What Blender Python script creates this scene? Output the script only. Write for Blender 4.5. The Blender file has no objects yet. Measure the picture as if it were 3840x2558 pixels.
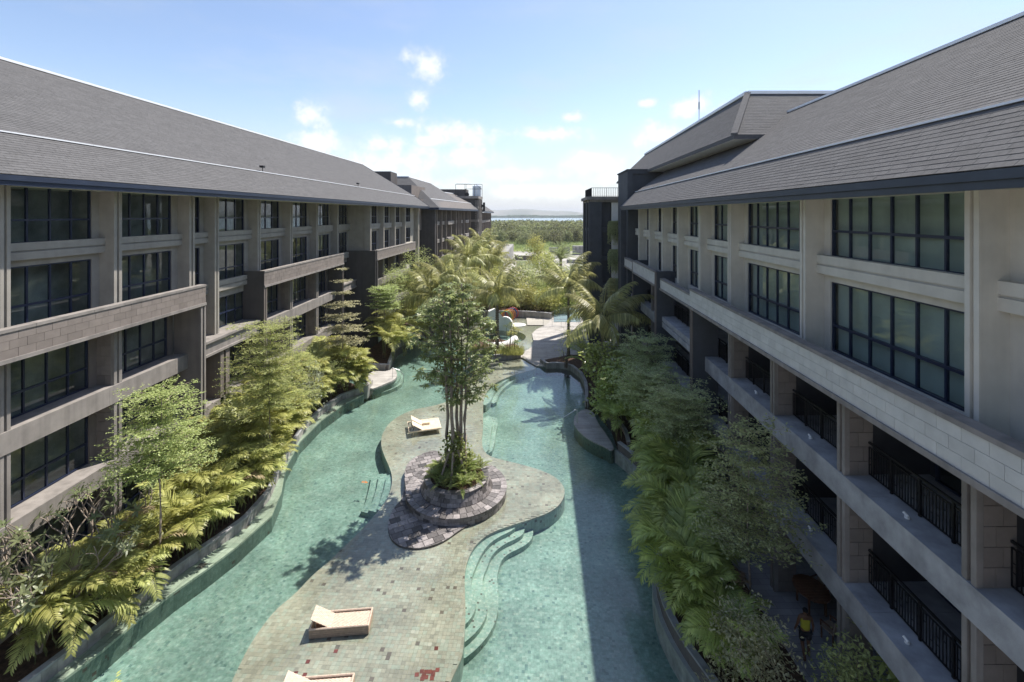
import bpy, math, random
from mathutils import Vector, Matrix
R = math.radians
random.seed(7)
S = bpy.context.scene
col = S.collection

# ---------------------------------------------------------------- camera, sky, sun, exposure
cd = bpy.data.cameras.new('camera'); cam = bpy.data.objects.new('camera', cd); col.objects.link(cam)
cam.location = (0, 0, 14.5); cam.rotation_euler = (R(90), 0, 0)
cd.sensor_width = 36; cd.lens = 16.125; cd.shift_y = -0.1234
cd.clip_start = 0.1; cd.clip_end = 20000
S.camera = cam
S.view_settings.view_transform = 'Standard'; S.view_settings.look = 'None'
S.view_settings.gamma = 1.0; S.view_settings.use_curve_mapping = False
S.view_settings.exposure = 1.38
SUN_EL, SUN_AZ = 59.8, 44.0          # azimuth clockwise from +Y towards +X
sd = bpy.data.lights.new('sun', 'SUN'); sun = bpy.data.objects.new('sun', sd); col.objects.link(sun)
sd.energy = 3.0; sd.angle = R(0.53); sd.color = (1.0, 0.95, 0.87)
to_sun = Vector((math.sin(R(SUN_AZ))*math.cos(R(SUN_EL)), math.cos(R(SUN_AZ))*math.cos(R(SUN_EL)), math.sin(R(SUN_EL))))
sun.rotation_euler = to_sun.to_track_quat('Z', 'Y').to_euler()
sun.location = to_sun*80
S.cycles.max_bounces = 8; S.cycles.transparent_max_bounces = 24
S.cycles.caustics_reflective = False; S.cycles.caustics_refractive = False

W = bpy.data.worlds.new('World'); S.world = W; W.use_nodes = True
def world():
    nt = W.node_tree; nt.nodes.clear(); N = nt.nodes.new; L = nt.links.new
    out = N('ShaderNodeOutputWorld'); bg = N('ShaderNodeBackground'); bg.inputs[1].default_value = 0.15
    sky = N('ShaderNodeTexSky'); sky.sky_type = 'NISHITA'; sky.sun_disc = False
    sky.sun_elevation = R(SUN_EL); sky.sun_rotation = R(SUN_AZ)
    sky.air_density = 1.0; sky.dust_density = .6; sky.ozone_density = 2.2; sky.altitude = 0
    tc = N('ShaderNodeTexCoord'); sx = N('ShaderNodeSeparateXYZ'); L(tc.outputs['Generated'], sx.inputs[0])
    def M(op, a, b=None, c=None, cl=False):
        n = N('ShaderNodeMath'); n.operation = op; n.use_clamp = cl
        for i, v in enumerate((a, b, c)):
            if v is None: continue
            if isinstance(v, (int, float)): n.inputs[i].default_value = v
            else: L(v, n.inputs[i])
        return n.outputs[0]
    az = M('ARCTAN2', sx.outputs[0], sx.outputs[1]); el = M('ARCSINE', sx.outputs[2])
    nz = N('ShaderNodeTexNoise'); nz.inputs['Scale'].default_value = 11; nz.inputs['Detail'].default_value = 9
    nz.inputs['Roughness'].default_value = 0.62; L(tc.outputs['Generated'], nz.inputs['Vector'])
    nb = N('ShaderNodeTexNoise'); nb.inputs['Scale'].default_value = 34; nb.inputs['Detail'].default_value = 6
    nb.inputs['Roughness'].default_value = 0.6; L(tc.outputs['Generated'], nb.inputs['Vector'])
    tot = None
    for (a0, e0, wa, we) in CLOUDS:
        dx = M('DIVIDE', M('SUBTRACT', az, a0), wa*1.3); dy = M('DIVIDE', M('SUBTRACT', el, e0), we*1.35)
        d = M('SQRT', M('ADD', M('MULTIPLY', dx, dx), M('MULTIPLY', dy, dy)))
        v = M('SUBTRACT', 1.0, d)
        tot = v if tot is None else M('MAXIMUM', tot, v)
    # scattered cloud elsewhere in the sky: a thin broken layer that thickens towards the horizon
    lay = N('ShaderNodeTexNoise'); lay.inputs['Scale'].default_value = 3.4; lay.inputs['Detail'].default_value = 8; lay.inputs['Roughness'].default_value = .6
    mp = N('ShaderNodeMapping'); mp.inputs['Scale'].default_value = (1, 1, 3.2); mp.inputs['Location'].default_value = (3.1, 1.7, .4)
    L(tc.outputs['Generated'], mp.inputs[0]); L(mp.outputs[0], lay.inputs['Vector'])
    t1 = M('ADD', M('MAXIMUM', tot, -0.9), M('MULTIPLY', M('SUBTRACT', nz.outputs['Fac'], 0.5), 2.6))
    t1 = M('ADD', t1, M('MULTIPLY', M('SUBTRACT', nb.outputs['Fac'], 0.5), 1.5))
    mr = N('ShaderNodeMapRange'); mr.interpolation_type = 'SMOOTHSTEP'; mr.inputs[1].default_value = -0.25; mr.inputs[2].default_value = 1.05
    L(t1, mr.inputs[0])
    low = N('ShaderNodeMapRange'); low.inputs[1].default_value = 0.55; low.inputs[2].default_value = 0.0; L(el, low.inputs[0])
    l2 = N('ShaderNodeMapRange'); l2.interpolation_type = 'SMOOTHSTEP'; l2.inputs[1].default_value = 0.44; l2.inputs[2].default_value = 0.75; L(lay.outputs['Fac'], l2.inputs[0])
    thin = M('MULTIPLY', M('MULTIPLY', l2.outputs[0], low.outputs[0]), 0.85)
    hz = N('ShaderNodeMapRange'); hz.interpolation_type = 'SMOOTHSTEP'; hz.inputs[1].default_value = 0.26; hz.inputs[2].default_value = -0.02; L(el, hz.inputs[0])
    dens = M('MULTIPLY', M('MAXIMUM', M('MAXIMUM', mr.outputs[0], thin), M('MULTIPLY', hz.outputs[0], .85)), 0.85, cl=True)
    cc = N('ShaderNodeMix'); cc.data_type = 'RGBA'; cc.inputs['A'].default_value = (1.9, 2.05, 2.3, 1); cc.inputs['B'].default_value = (3.2, 3.2, 3.25, 1)
    L(mr.outputs[0], cc.inputs['Factor'])
    mx = N('ShaderNodeMix'); mx.data_type = 'RGBA'
    tn = N('ShaderNodeMix'); tn.data_type = 'RGBA'; tn.blend_type = 'MULTIPLY'; tn.inputs['Factor'].default_value = 1; tn.inputs['B'].default_value = (.56,.525,.515,1)
    L(sky.outputs[0], tn.inputs['A']); L(dens, mx.inputs['Factor']); L(tn.outputs['Result'], mx.inputs['A']); L(cc.outputs['Result'], mx.inputs['B'])
    L(mx.outputs['Result'], bg.inputs[0]); L(bg.outputs[0], out.inputs[0])
CLOUDS = [(-0.1801, 0.3101, 0.0441, 0.0285), (-0.2048, 0.2435, 0.0236, 0.0209), (-0.405, 0.1966, 0.0385, 0.0285), (-0.3969, 0.1463, 0.0565, 0.0247), (-0.2701, 0.1483, 0.0529, 0.0247), (-0.2435, 0.1113, 0.0983, 0.0322), (-0.1199, 0.1756, 0.0748, 0.0266), (-0.0823, 0.1208, 0.0801, 0.0209), (-0.2435, 0.1922, 0.0304, 0.0123), (-0.1801, 0.1587, 0.0367, 0.0114), (0.0691, 0.1737, 0.0802, 0.019), (0.1274, 0.2072, 0.0336, 0.0114), (0.3692, 0.2163, 0.0429, 0.0209), (0.2886, 0.2291, 0.0174, 0.0085), (0.3145, 0.1622, 0.0497, 0.0228), (0.1792, 0.1129, 0.0735, 0.0228), (0.2445, 0.0812, 0.0625, 0.0171), (0.0029, 0.0884, 0.0854, 0.0152), (-0.1755, 0.0639, 0.1011, 0.0171), (0.0597, 0.0506, 0.0945, 0.0152), (0.4296, 0.1987, 0.0314, 0.0152), (-0.3265, 0.0927, 0.0511, 0.0228)]
world()

# ---------------------------------------------------------------- helpers
class MB:
    def __init__(s): s.v = []; s.f = []
    def box(s, x0, x1, y0, y1, z0, z1):
        b = len(s.v)
        s.v += [(x0,y0,z0),(x1,y0,z0),(x1,y1,z0),(x0,y1,z0),(x0,y0,z1),(x1,y0,z1),(x1,y1,z1),(x0,y1,z1)]
        s.f += [(b,b+3,b+2,b+1),(b+4,b+5,b+6,b+7),(b,b+1,b+5,b+4),(b+1,b+2,b+6,b+5),(b+2,b+3,b+7,b+6),(b+3,b,b+4,b+7)]
        return s
    def quad(s, *p):
        b = len(s.v); s.v += [tuple(q) for q in p]; s.f.append(tuple(range(b, b+len(p)))); return s
    def tube(s, pts, rad, n=6, cap=True):
        """pts list of Vector, rad list or float"""
        pts = [Vector(p) for p in pts]; base = len(s.v)
        for i, p in enumerate(pts):
            if i == 0: d = pts[1]-p
            elif i == len(pts)-1: d = p-pts[i-1]
            else: d = pts[i+1]-pts[i-1]
            d = d.normalized() if d.length > 1e-9 else Vector((0,0,1))
            a = d.cross(Vector((0,0,1)));
            if a.length < 1e-3: a = d.cross(Vector((0,1,0)))
            a.normalize(); b = d.cross(a)
            r = rad[i] if isinstance(rad, (list, tuple)) else rad
            for k in range(n):
                t = 2*math.pi*k/n
                s.v.append(tuple(p+a*(math.cos(t)*r)+b*(math.sin(t)*r)))
        for i in range(len(pts)-1):
            for k in range(n):
                k2 = (k+1) % n
                s.f.append((base+i*n+k, base+i*n+k2, base+(i+1)*n+k2, base+(i+1)*n+k))
        if cap:
            s.f.append(tuple(base+k for k in range(n))[::-1]); e = base+(len(pts)-1)*n
            s.f.append(tuple(e+k for k in range(n)))
        return s
    def prism(s, poly, z0, z1, bottom=True):
        b = len(s.v); n = len(poly)
        s.v += [(x, y, z0) for x, y in poly]+[(x, y, z1) for x, y in poly]
        s.f.append(tuple(range(b+n, b+2*n)))
        if bottom: s.f.append(tuple(range(b, b+n))[::-1])
        for i in range(n):
            j = (i+1) % n; s.f.append((b+i, b+j, b+n+j, b+n+i))
        return s
    def mesh(s, name, mat, smooth=False):
        m = bpy.data.meshes.new(name); m.from_pydata(s.v, [], s.f)
        if mat: m.materials.append(mat)
        if smooth:
            for p in m.polygons: p.use_smooth = True
        m.update(); return m
def put(name, mesh, parent=None, loc=(0,0,0), rot=None, scale=None):
    o = bpy.data.objects.new(name, mesh); col.objects.link(o)
    if parent: o.parent = parent
    o.location = loc
    if rot: o.rotation_euler = rot
    if scale: o.scale = (scale,)*3 if isinstance(scale, (int, float)) else scale
    return o
def obj(name, mb, mat, parent=None, smooth=False, loc=(0,0,0)):
    return put(name, mb.mesh(name, mat, smooth), parent, loc)
def tag(o, label=None, cat=None, group=None, kind=None):
    if label: o['label'] = label
    if cat: o['category'] = cat
    if group: o['group'] = group
    if kind: o['kind'] = kind
    return o
def empty(name, loc=(0,0,0), label=None, cat=None, group=None):
    o = bpy.data.objects.new(name, None); col.objects.link(o); o.location = loc; o.empty_display_size = .3
    return tag(o, label, cat, group)
def struct(name, mb, mat, smooth=False): return tag(obj(name, mb, mat, None, smooth), kind='structure')
def copy_tree(o, parent=None):
    c = o.copy(); col.objects.link(c); c.parent = parent
    for ch in list(o.children): copy_tree(ch, c)
    return c
ORD = ['first','second','third','fourth','fifth','sixth','seventh','eighth','ninth','tenth','eleventh','twelfth','thirteenth','fourteenth','fifteenth','sixteenth','seventeenth','eighteenth','nineteenth','twentieth']
def nth(i): return ORD[i] if i < 20 else ('twenty '+ORD[i-20] if i < 39 else 'number %d' % (i+1))

# ---------------------------------------------------------------- materials
def mat(name, c, rough=.8, var=.12, scale=3.0, bump=0.0, bscale=40, metal=0.0, spec=.3, c2=None, objrand=0.0, detail=4, streak=0.0, island=0.0):
    m = bpy.data.materials.new(name); m.use_nodes = True; nt = m.node_tree; N = nt.nodes.new; L = nt.links.new
    b = nt.nodes['Principled BSDF']; b.inputs['Roughness'].default_value = rough; b.inputs['Metallic'].default_value = metal
    b.inputs['Specular IOR Level'].default_value = spec
    g = N('ShaderNodeNewGeometry')
    nz = N('ShaderNodeTexNoise'); nz.inputs['Scale'].default_value = scale; nz.inputs['Detail'].default_value = detail; nz.inputs['Roughness'].default_value = .6
    L(g.outputs['Position'], nz.inputs['Vector'])
    mx = N('ShaderNodeMix'); mx.data_type = 'RGBA'
    a = c2 or tuple(x*(1-var*1.6) for x in c); bb = c if c2 else tuple(min(1, x*(1+var)) for x in c)
    mx.inputs['A'].default_value = (*a, 1); mx.inputs['B'].default_value = (*bb, 1)
    rm = N('ShaderNodeMapRange'); rm.inputs[1].default_value = .3; rm.inputs[2].default_value = .7; L(nz.outputs['Fac'], rm.inputs[0])
    L(rm.outputs[0], mx.inputs['Factor']); last = mx.outputs['Result']
    if streak:
        mp = N('ShaderNodeMapping'); mp.inputs['Scale'].default_value = (3, 3, .22); L(g.outputs['Position'], mp.inputs[0])
        n2 = N('ShaderNodeTexNoise'); n2.inputs['Scale'].default_value = 1; n2.inputs['Detail'].default_value = 5; L(mp.outputs[0], n2.inputs['Vector'])
        r2 = N('ShaderNodeMapRange'); r2.inputs[1].default_value = .42; r2.inputs[2].default_value = .7; r2.inputs[3].default_value = 1; r2.inputs[4].default_value = 1-streak
        L(n2.outputs['Fac'], r2.inputs[0])
        ml = N('ShaderNodeMix'); ml.data_type = 'RGBA'; ml.blend_type = 'MULTIPLY'; ml.inputs['Factor'].default_value = 1
        L(last, ml.inputs['A']); L(r2.outputs[0], ml.inputs['B']); last = ml.outputs['Result']
    if objrand or island:
        src = N('ShaderNodeObjectInfo').outputs['Random'] if objrand else g.outputs['Random Per Island']
        k = objrand or island
        r2 = N('ShaderNodeMapRange'); r2.inputs[3].default_value = 1-k; r2.inputs[4].default_value = 1+k; L(src, r2.inputs[0])
        hv = N('ShaderNodeHueSaturation'); L(r2.outputs[0], hv.inputs['Value']); L(last, hv.inputs['Color']); last = hv.outputs[0]
    L(last, b.inputs['Base Color'])
    if bump:
        nb = N('ShaderNodeTexNoise'); nb.inputs['Scale'].default_value = bscale; nb.inputs['Detail'].default_value = 5; L(g.outputs['Position'], nb.inputs['Vector'])
        bp = N('ShaderNodeBump'); bp.inputs['Strength'].default_value = bump; bp.inputs['Distance'].default_value = .02
        L(nb.outputs['Fac'], bp.inputs['Height']); L(bp.outputs[0], b.inputs['Normal'])
    return m
def leafmat(name, c, c2, trans=.45, rough=.45, hue=.02, island=.25, spec=.45, patch=0):
    m = bpy.data.materials.new(name); m.use_nodes = True; nt = m.node_tree; N = nt.nodes.new; L = nt.links.new
    b = nt.nodes['Principled BSDF']; out = nt.nodes['Material Output']; b.inputs['Roughness'].default_value = rough
    b.inputs['Specular IOR Level'].default_value = spec
    g = N('ShaderNodeNewGeometry'); oi = N('ShaderNodeObjectInfo')
    mx = N('ShaderNodeMix'); mx.data_type = 'RGBA'; mx.inputs['A'].default_value = (*c, 1); mx.inputs['B'].default_value = (*c2, 1)
    ad = N('ShaderNodeMath'); ad.operation = 'ADD'; L(g.outputs['Random Per Island'], ad.inputs[0]); L(oi.outputs['Random'], ad.inputs[1])
    hf = N('ShaderNodeMath'); hf.operation = 'MULTIPLY'; hf.inputs[1].default_value = .5; L(ad.outputs[0], hf.inputs[0]); L(hf.outputs[0], mx.inputs['Factor'])
    r2 = N('ShaderNodeMapRange'); r2.inputs[3].default_value = 1-island; r2.inputs[4].default_value = 1+island; L(g.outputs['Random Per Island'], r2.inputs[0])
    hv = N('ShaderNodeHueSaturation'); L(r2.outputs[0], hv.inputs['Value']); L(mx.outputs['Result'], hv.inputs['Color'])
    r3 = N('ShaderNodeMapRange'); r3.inputs[3].default_value = .5-hue; r3.inputs[4].default_value = .5+hue; L(oi.outputs['Random'], r3.inputs[0]); L(r3.outputs[0], hv.inputs['Hue'])
    L(hv.outputs[0], b.inputs['Base Color'])
    if patch:
        nz = N('ShaderNodeTexNoise'); nz.inputs['Scale'].default_value = patch; nz.inputs['Detail'].default_value = 3; L(g.outputs['Position'], nz.inputs['Vector'])
        rp = N('ShaderNodeMapRange'); rp.inputs[1].default_value = .35; rp.inputs[2].default_value = .65; rp.inputs[3].default_value = .42; rp.inputs[4].default_value = .58; L(nz.outputs['Fac'], rp.inputs[0])
        h2 = N('ShaderNodeHueSaturation'); L(rp.outputs[0], h2.inputs['Hue']); h2.inputs['Hue'].default_value = .5
        rq = N('ShaderNodeMapRange'); rq.inputs[1].default_value = .35; rq.inputs[2].default_value = .65; rq.inputs[3].default_value = .6; rq.inputs[4].default_value = 1.35; L(nz.outputs['Fac'], rq.inputs[0]); L(rq.outputs[0], h2.inputs['Value'])
        rp.inputs[3].default_value = .485; rp.inputs[4].default_value = .515; L(hv.outputs[0], h2.inputs['Color']); L(h2.outputs[0], b.inputs['Base Color']); hv = h2
    t = N('ShaderNodeBsdfTranslucent'); L(hv.outputs[0], t.inputs[0])
    ms = N('ShaderNodeMixShader'); ms.inputs[0].default_value = trans; L(b.outputs[0], ms.inputs[1]); L(t.outputs[0], ms.inputs[2]); L(ms.outputs[0], out.inputs[0])
    return m
M = {}
M['stucco'] = mat('stucco_beige', (.58,.55,.485), .9, .07, 1.2, .25, 60, streak=.07)
M['stucco_l'] = mat('grey_beige_stucco', (.34,.315,.275), .9, .09, 1.2, .25, 60, streak=.09)
M['taupe'] = mat('taupe_render', (.20,.17,.152), .9, .1, 1.1, .2, 60, streak=.2)
M['taupe_panel'] = mat('taupe_stone_panel', (.215,.184,.164), .85, .08, 2.5, .2, 80, objrand=.10)
M['grey_panel'] = mat('grey_stone_panel', (.54,.53,.50), .85, .07, 2.5, .2, 80, objrand=.06)
M['joint'] = mat('panel_joint', (.15,.135,.125), .95)
M['cap'] = mat('coping_render', (.27,.245,.225), .9, .12, 1.5, .2, 60, streak=.25)
M['slab'] = mat('slab_concrete', (.36,.36,.37), .85, .2, 1.6, .25, 30)
M['dark'] = mat('dark_render', (.085,.077,.074), .85, .10, 1.1, .15, 60, streak=.15)
M['darkblue'] = mat('dark_grey_render', (.075,.08,.09), .8, .10, 1.1, .15, 60)
M['fascia'] = mat('navy_fascia', (.022,.032,.058), .5, .1, 2, spec=.4)
M['fasciag'] = mat('slate_fascia', (.045,.055,.07), .55, .1, 2, spec=.4)
M['frame'] = mat('navy_window_frame', (.012,.02,.05), .4, .08, 5, spec=.5)
M['flash'] = mat('white_flashing', (.82,.83,.84), .45, .03, 2)
M['shingle'] = mat('grey_shingle', (.125,.122,.122), .92, .10, 9, .5, 130, island=.08, spec=.15)
M['shingle1'] = mat('grey_shingle_piece', (.125,.122,.122), .92, .10, 9, .5, 130, objrand=.08, spec=.15)
M['room'] = mat('raw_concrete_room', (.50,.48,.44), .95, .3, .8, .2, 20)
M['curtain'] = mat('pale_grey_curtain', (.66,.67,.61), .9, .12, .6)
M['iron'] = mat('black_iron', (.012,.012,.014), .45, .1, 6, metal=.3)
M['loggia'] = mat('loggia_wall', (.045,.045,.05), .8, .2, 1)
M['white'] = mat('white_paint', (.78,.77,.74), .7, .04, 1.5)
M['concrete'] = mat('weathered_concrete', (.34,.325,.30), .9, .22, .8, .3, 18, streak=.35)
M['darkstone'] = mat('andesite_block', (.20,.18,.175), .5, .22, 7, .5, 60, objrand=.68, spec=.5)
M['greystone'] = mat('wall_stone_block', (.40,.385,.36), .85, .2, 3, .4, 50, objrand=.2, streak=.3)
M['soil'] = mat('bed_soil', (.085,.05,.032), .95, .4, 6, .8, 25)
M['deck'] = mat('bleached_deck', (.52,.48,.43), .8, .15, 3, .2, 20)
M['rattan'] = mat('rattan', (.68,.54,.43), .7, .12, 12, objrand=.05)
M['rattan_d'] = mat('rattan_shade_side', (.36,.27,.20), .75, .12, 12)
M['teak'] = mat('pale_teak', (.72,.60,.44), .6, .1, 5, objrand=.06)
M['wood'] = mat('brown_wood', (.16,.07,.035), .5, .2, 6, objrand=.15)
M['steel'] = mat('brushed_steel', (.5,.5,.5), .3, .05, 4, metal=1)
M['bark'] = mat('grey_bark', (.17,.13,.10), .9, .3, 8, .6, 30)
M['bark_l'] = mat('pale_bark', (.32,.26,.21), .85, .25, 8, .5, 30)
M['palm_bark'] = mat('palm_bark', (.22,.19,.16), .9, .3, 14, .7, 24)

def glass(name, tint, refl=1.0):
    m = bpy.data.materials.new(name); m.use_nodes = True; nt = m.node_tree; nt.nodes.clear(); N = nt.nodes.new; L = nt.links.new
    out = N('ShaderNodeOutputMaterial'); tr = N('ShaderNodeBsdfTransparent'); tr.inputs[0].default_value = (*tint, 1)
    gl = N('ShaderNodeBsdfGlossy'); gl.inputs['Roughness'].default_value = .02; gl.inputs[0].default_value = (refl,)*3+(1,)
    g = N('ShaderNodeNewGeometry'); nz = N('ShaderNodeTexNoise'); nz.inputs['Scale'].default_value = .8; L(g.outputs['Position'], nz.inputs['Vector'])
    bp = N('ShaderNodeBump'); bp.inputs['Strength'].default_value = .05; bp.inputs['Distance'].default_value = .05; L(nz.outputs['Fac'], bp.inputs['Height']); L(bp.outputs[0], gl.inputs['Normal'])
    dt = N('ShaderNodeVectorMath'); dt.operation = 'DOT_PRODUCT'; L(g.outputs['Incoming'], dt.inputs[0]); L(g.outputs['Normal'], dt.inputs[1])
    ab = N('ShaderNodeMath'); ab.operation = 'ABSOLUTE'; L(dt.outputs['Value'], ab.inputs[0])
    sb_ = N('ShaderNodeMath'); sb_.operation = 'SUBTRACT'; sb_.inputs[0].default_value = 1; sb_.use_clamp = True; L(ab.outputs[0], sb_.inputs[1])
    pw = N('ShaderNodeMath'); pw.operation = 'POWER'; pw.inputs[1].default_value = 5; L(sb_.outputs[0], pw.inputs[0])
    ma = N('ShaderNodeMath'); ma.operation = 'MULTIPLY_ADD'; ma.inputs[1].default_value = .96; ma.inputs[2].default_value = .04; L(pw.outputs[0], ma.inputs[0])
    ms = N('ShaderNodeMixShader'); L(ma.outputs[0], ms.inputs[0]); L(tr.outputs[0], ms.inputs[1]); L(gl.outputs[0], ms.inputs[2]); L(ms.outputs[0], out.inputs[0])
    return m
M['glass'] = glass('window_glass', (.80,.85,.84))
M['glass_clear'] = glass('clear_glass', (.78,.84,.86))

# ================================================================ buildings
class Fr:
    """facade frame: u along the courtyard, v out of the facade towards the pool, z up"""
    def __init__(s, sg, a, m): s.sg, s.a, s.m = sg, a, m; s.cache = {}
    def P(s, u, v, z): return Vector((s.sg*(s.a+s.m*u-v), u, z))
    def boxmb(s, boxes, at=(0,0,0)):
        mb = MB(); o = s.P(*at)
        for (u0,u1,v0,v1,z0,z1) in boxes:
            b = len(mb.v)
            for z in (z0,z1):
                for (u,v) in ((u0,v0),(u1,v0),(u1,v1),(u0,v1)):
                    mb.v.append(tuple(s.P(u,v,z)-(s.P(0,0,0) if at != (0,0,0) else Vector())))
            f = [(b,b+3,b+2,b+1),(b+4,b+5,b+6,b+7),(b,b+1,b+5,b+4),(b+1,b+2,b+6,b+5),(b+2,b+3,b+7,b+6),(b+3,b,b+4,b+7)]
            if s.sg < 0: f = [t[::-1] for t in f]
            mb.f += f
        return mb
    def part(s, name, boxes, mt, parent):
        return obj(name, s.boxmb(boxes), mt, parent)
    def piece(s, name, boxes, mt, parent, at, key):
        k = (name, mt.name, key)
        if k not in s.cache: s.cache[k] = s.boxmb(boxes, (1,1,1)).mesh(name, mt)
        return put(name, s.cache[k], parent, s.P(*at))
def rr(x): return round(x, 3)
def window(fr, par, u0, u1, z0, z1, v, n, tr=None, panes=True, back=None, detail=True):
    """framed window: one frame mesh with mullions and a transom; each pane a child"""
    t = .055; w = (u1-u0)
    bx = [(u0,u1,v-.05,v+.05,z0,z0+t),(u0,u1,v-.05,v+.05,z1-t,z1),(u0,u0+t,v-.05,v+.05,z0+t,z1-t),(u1-t,u1,v-.05,v+.05,z0+t,z1-t)]
    for i in range(1, n):
        u = u0+w*i/n; k = t*.55
        bx.append((u-k,u+k,v-.04,v+.04,z0+t,z1-t))
    if tr: bx.append((u0+t,u1-t,v-.045,v+.055,tr-.04,tr+.04))
    wo = fr.part('window', bx, M['frame'], par)
    if panes:
        rows = [(z0+t, (tr-.04) if tr else z1-t)]+([(tr+.04, z1-t)] if tr else [])
        for i in range(n):
            a = u0+w*i/n+.032; b = u0+w*(i+1)/n-.032
            for (za, zb) in rows:
                fr.piece('pane', [(0,b-a,-.006,.006,0,zb-za)], M['glass'], wo, (a, v-.01, za), (rr(b-a), rr(zb-za)))
    else:
        o = fr.part('pane', [(u0+t,u1-t,v-.012,v-.002,z0+t,z1-t)], M['glass'], wo)
    if back: fr.part('curtain', [(u0+.01,u1-.01,v-.20,v-.16,z0+.02,z1-.02)], M[back], wo)
    return wo
def pier(fr, par, u0, u1, z0, z1, v0=-.64, mt='stucco', name='pier'):
    w = u1-u0; g = w*.36
    return fr.part(name, [(u0,u1,v0,-.07,z0,z1),(u0,u0+g,-.068,0,z0,z1),(u1-g,u1,-.068,0,z0,z1)], M[mt], par)
def band(fr, par, u0, u1, zt, v=-.38, h=.62, mt='stucco', vb=-.64):
    return fr.part('sill_band', [(u0,u1,vb,v,zt-.28,zt),(u0,u1,vb,v-.06,zt-.345,zt-.281),(u0,u1,vb,v,zt-h,zt-.346)], M[mt], par)
def wallwin(fr, par, b0, b1, wins, z0, z1, v=-.64, mt='stucco'):
    """wall of one bay with window openings wins=[(u0,u1,z0,z1)] (same u0,u1)"""
    bx = []; va = v-.18
    if not wins: bx = [(b0,b1,va,v,z0,z1)]
    else:
        u0, u1 = wins[0][0], wins[0][1]
        if u0-b0 > .01: bx.append((b0,u0,va,v,z0,z1))
        if b1-u1 > .01: bx.append((u1,b1,va,v,z0,z1))
        z = z0
        for (_, _, za, zb) in sorted(wins, key=lambda t: t[2]):
            if za-z > .01: bx.append((u0,u1,va,v,z,za))
            z = zb
        if z1-z > .01: bx.append((u0,u1,va,v,z,z1))
    return fr.part('wall', bx, M[mt], par)
def panels(fr, par, u0, u1, z0, z1, v, mt, pw=.57, lim=60, name='panel'):
    n = max(1, int(round((z1-z0)/.29))); ph = (z1-z0)/n; rest = []
    for r in range(n):
        u = u0-(pw/2 if r % 2 else 0); 
        while u < u1-.02:
            a = max(u, u0); b = min(u+pw, u1); u += pw
            if b-a < .04: continue
            d = .004*random.random()
            bx = (0, b-a-.009, 0, .02, 0, ph-.009)
            if a < lim: fr.piece(name, [bx], M[mt], par, (a+.007, v+d, z0+r*ph+.007), (rr(b-a), rr(ph)))
            else: rest.append((a+.007,b-.007,v+d,v+.02+d,z0+r*ph+.007,z0+(r+1)*ph-.007))
    if rest: tag(fr.part('panel', rest, M[mt], par), kind='stuff')
def beam(fr, bld, u0, u1, zt, v=.75, pan='grey_panel', cap='cap', lim=60, floor=True, h=1.12):
    """parapet beam of a projecting frame: body with joints, stone panels, coping and a lower moulding"""
    p = fr.part('parapet', [(u0,u1,v-.25,v-.022,zt-h+.14,zt-.11)], M['joint'], bld)
    panels(fr, p, u0, u1, zt-h+.14, zt-.11, v-.022, pan, lim=lim)
    n = max(1, int(round((u1-u0)/2.2)))
    for i in range(n):
        a = u0+(u1-u0)*i/n; b = u0+(u1-u0)*(i+1)/n
        fr.part('coping', [(a+.006,b-.006,v-.33,v+.03,zt-.11+.002*(i%2),zt+.002*(i%2))], M[cap], p)
    fr.part('moulding', [(u0,u1,v-.28,v+.05,zt-h,zt-h+.14)], M[cap], p)
    if floor: fr.part('gutter_floor', [(u0,u1,-.62,v-.281,zt-h+.01,zt-h+.25)], M['slab'], bld)
    return p
def leg(fr, bld, u0, u1, z0, z1, v=.75, mt='darkblue', lit='taupe', near=True):
    return fr.part('frame_leg', [(u0,u1,-.7,v-.06,z0,z1)], M[mt], bld), fr.part('leg_strip', [(u0,u0+.12,v-.058,v,z0,z1),(u1-.12,u1,v-.058,v,z0,z1)], M[lit], bld)
def column(fr, bld, u0, u1, z0, z1, blocks=True, mt='taupe_panel', strip='cap', depth=.85):
    c = pier(fr, bld, u0, u1, z0, z1, -.15, strip, 'column')
    if not blocks:
        fr.part('column_core', [(u0+.01,u1-.01,-depth,-.151,z0,z1)], M[mt], c); return c
    fr.part('column_core', [(u0+.03,u1-.03,-depth+.02,-.151,z0,z1)], M['joint'], c)
    n = int(round((z1-z0)/.42)); ph = (z1-z0)/n
    for r in range(n):
        cuts = [0, .42, .70] if r % 2 else [0, .26, .70]
        for i in range(2):
            d0, d1 = cuts[i], cuts[i+1]
            fr.piece('stone_block', [(0,u1-u0,-(d1-d0)+.007,-.005,0,ph-.014)], M[mt], c, (u0, -.152-d0, z0+r*ph+.007), (rr(d1-d0), rr(ph)))
    return c
def railing(fr, bld, u0, u1, z, v):
    bx = [(u0,u1,v-.03,v+.03,z+.98,z+1.03),(u0,u1,v-.015,v+.015,z+.86,z+.89),(u0,u1,v-.015,v+.015,z+.06,z+.09)]
    n = int((u1-u0)/.095); 
    for i in range(n+1):
        u = u0+(u1-u0)*i/n; t = .03 if i % 10 == 0 else .011
        bx.append((u-t,u+t,v-t,v+t,z+(.0 if i % 10 == 0 else .06),z+(.98 if i % 10 == 0 else .88)))
        if i < n and i % 2 == 0:
            w = (u1-u0)/n; k = (i//2) % 3; h0 = z+(.62,.36,.12)[k]
            bx.append((u+.01,u+w-.01,v-.008,v+.008,h0,h0+.012)); bx.append((u+.01,u+w-.01,v-.008,v+.008,h0+.2,h0+.212))
    return fr.part('railing', bx, M['iron'], bld)
SH_OBJ = {}
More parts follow.
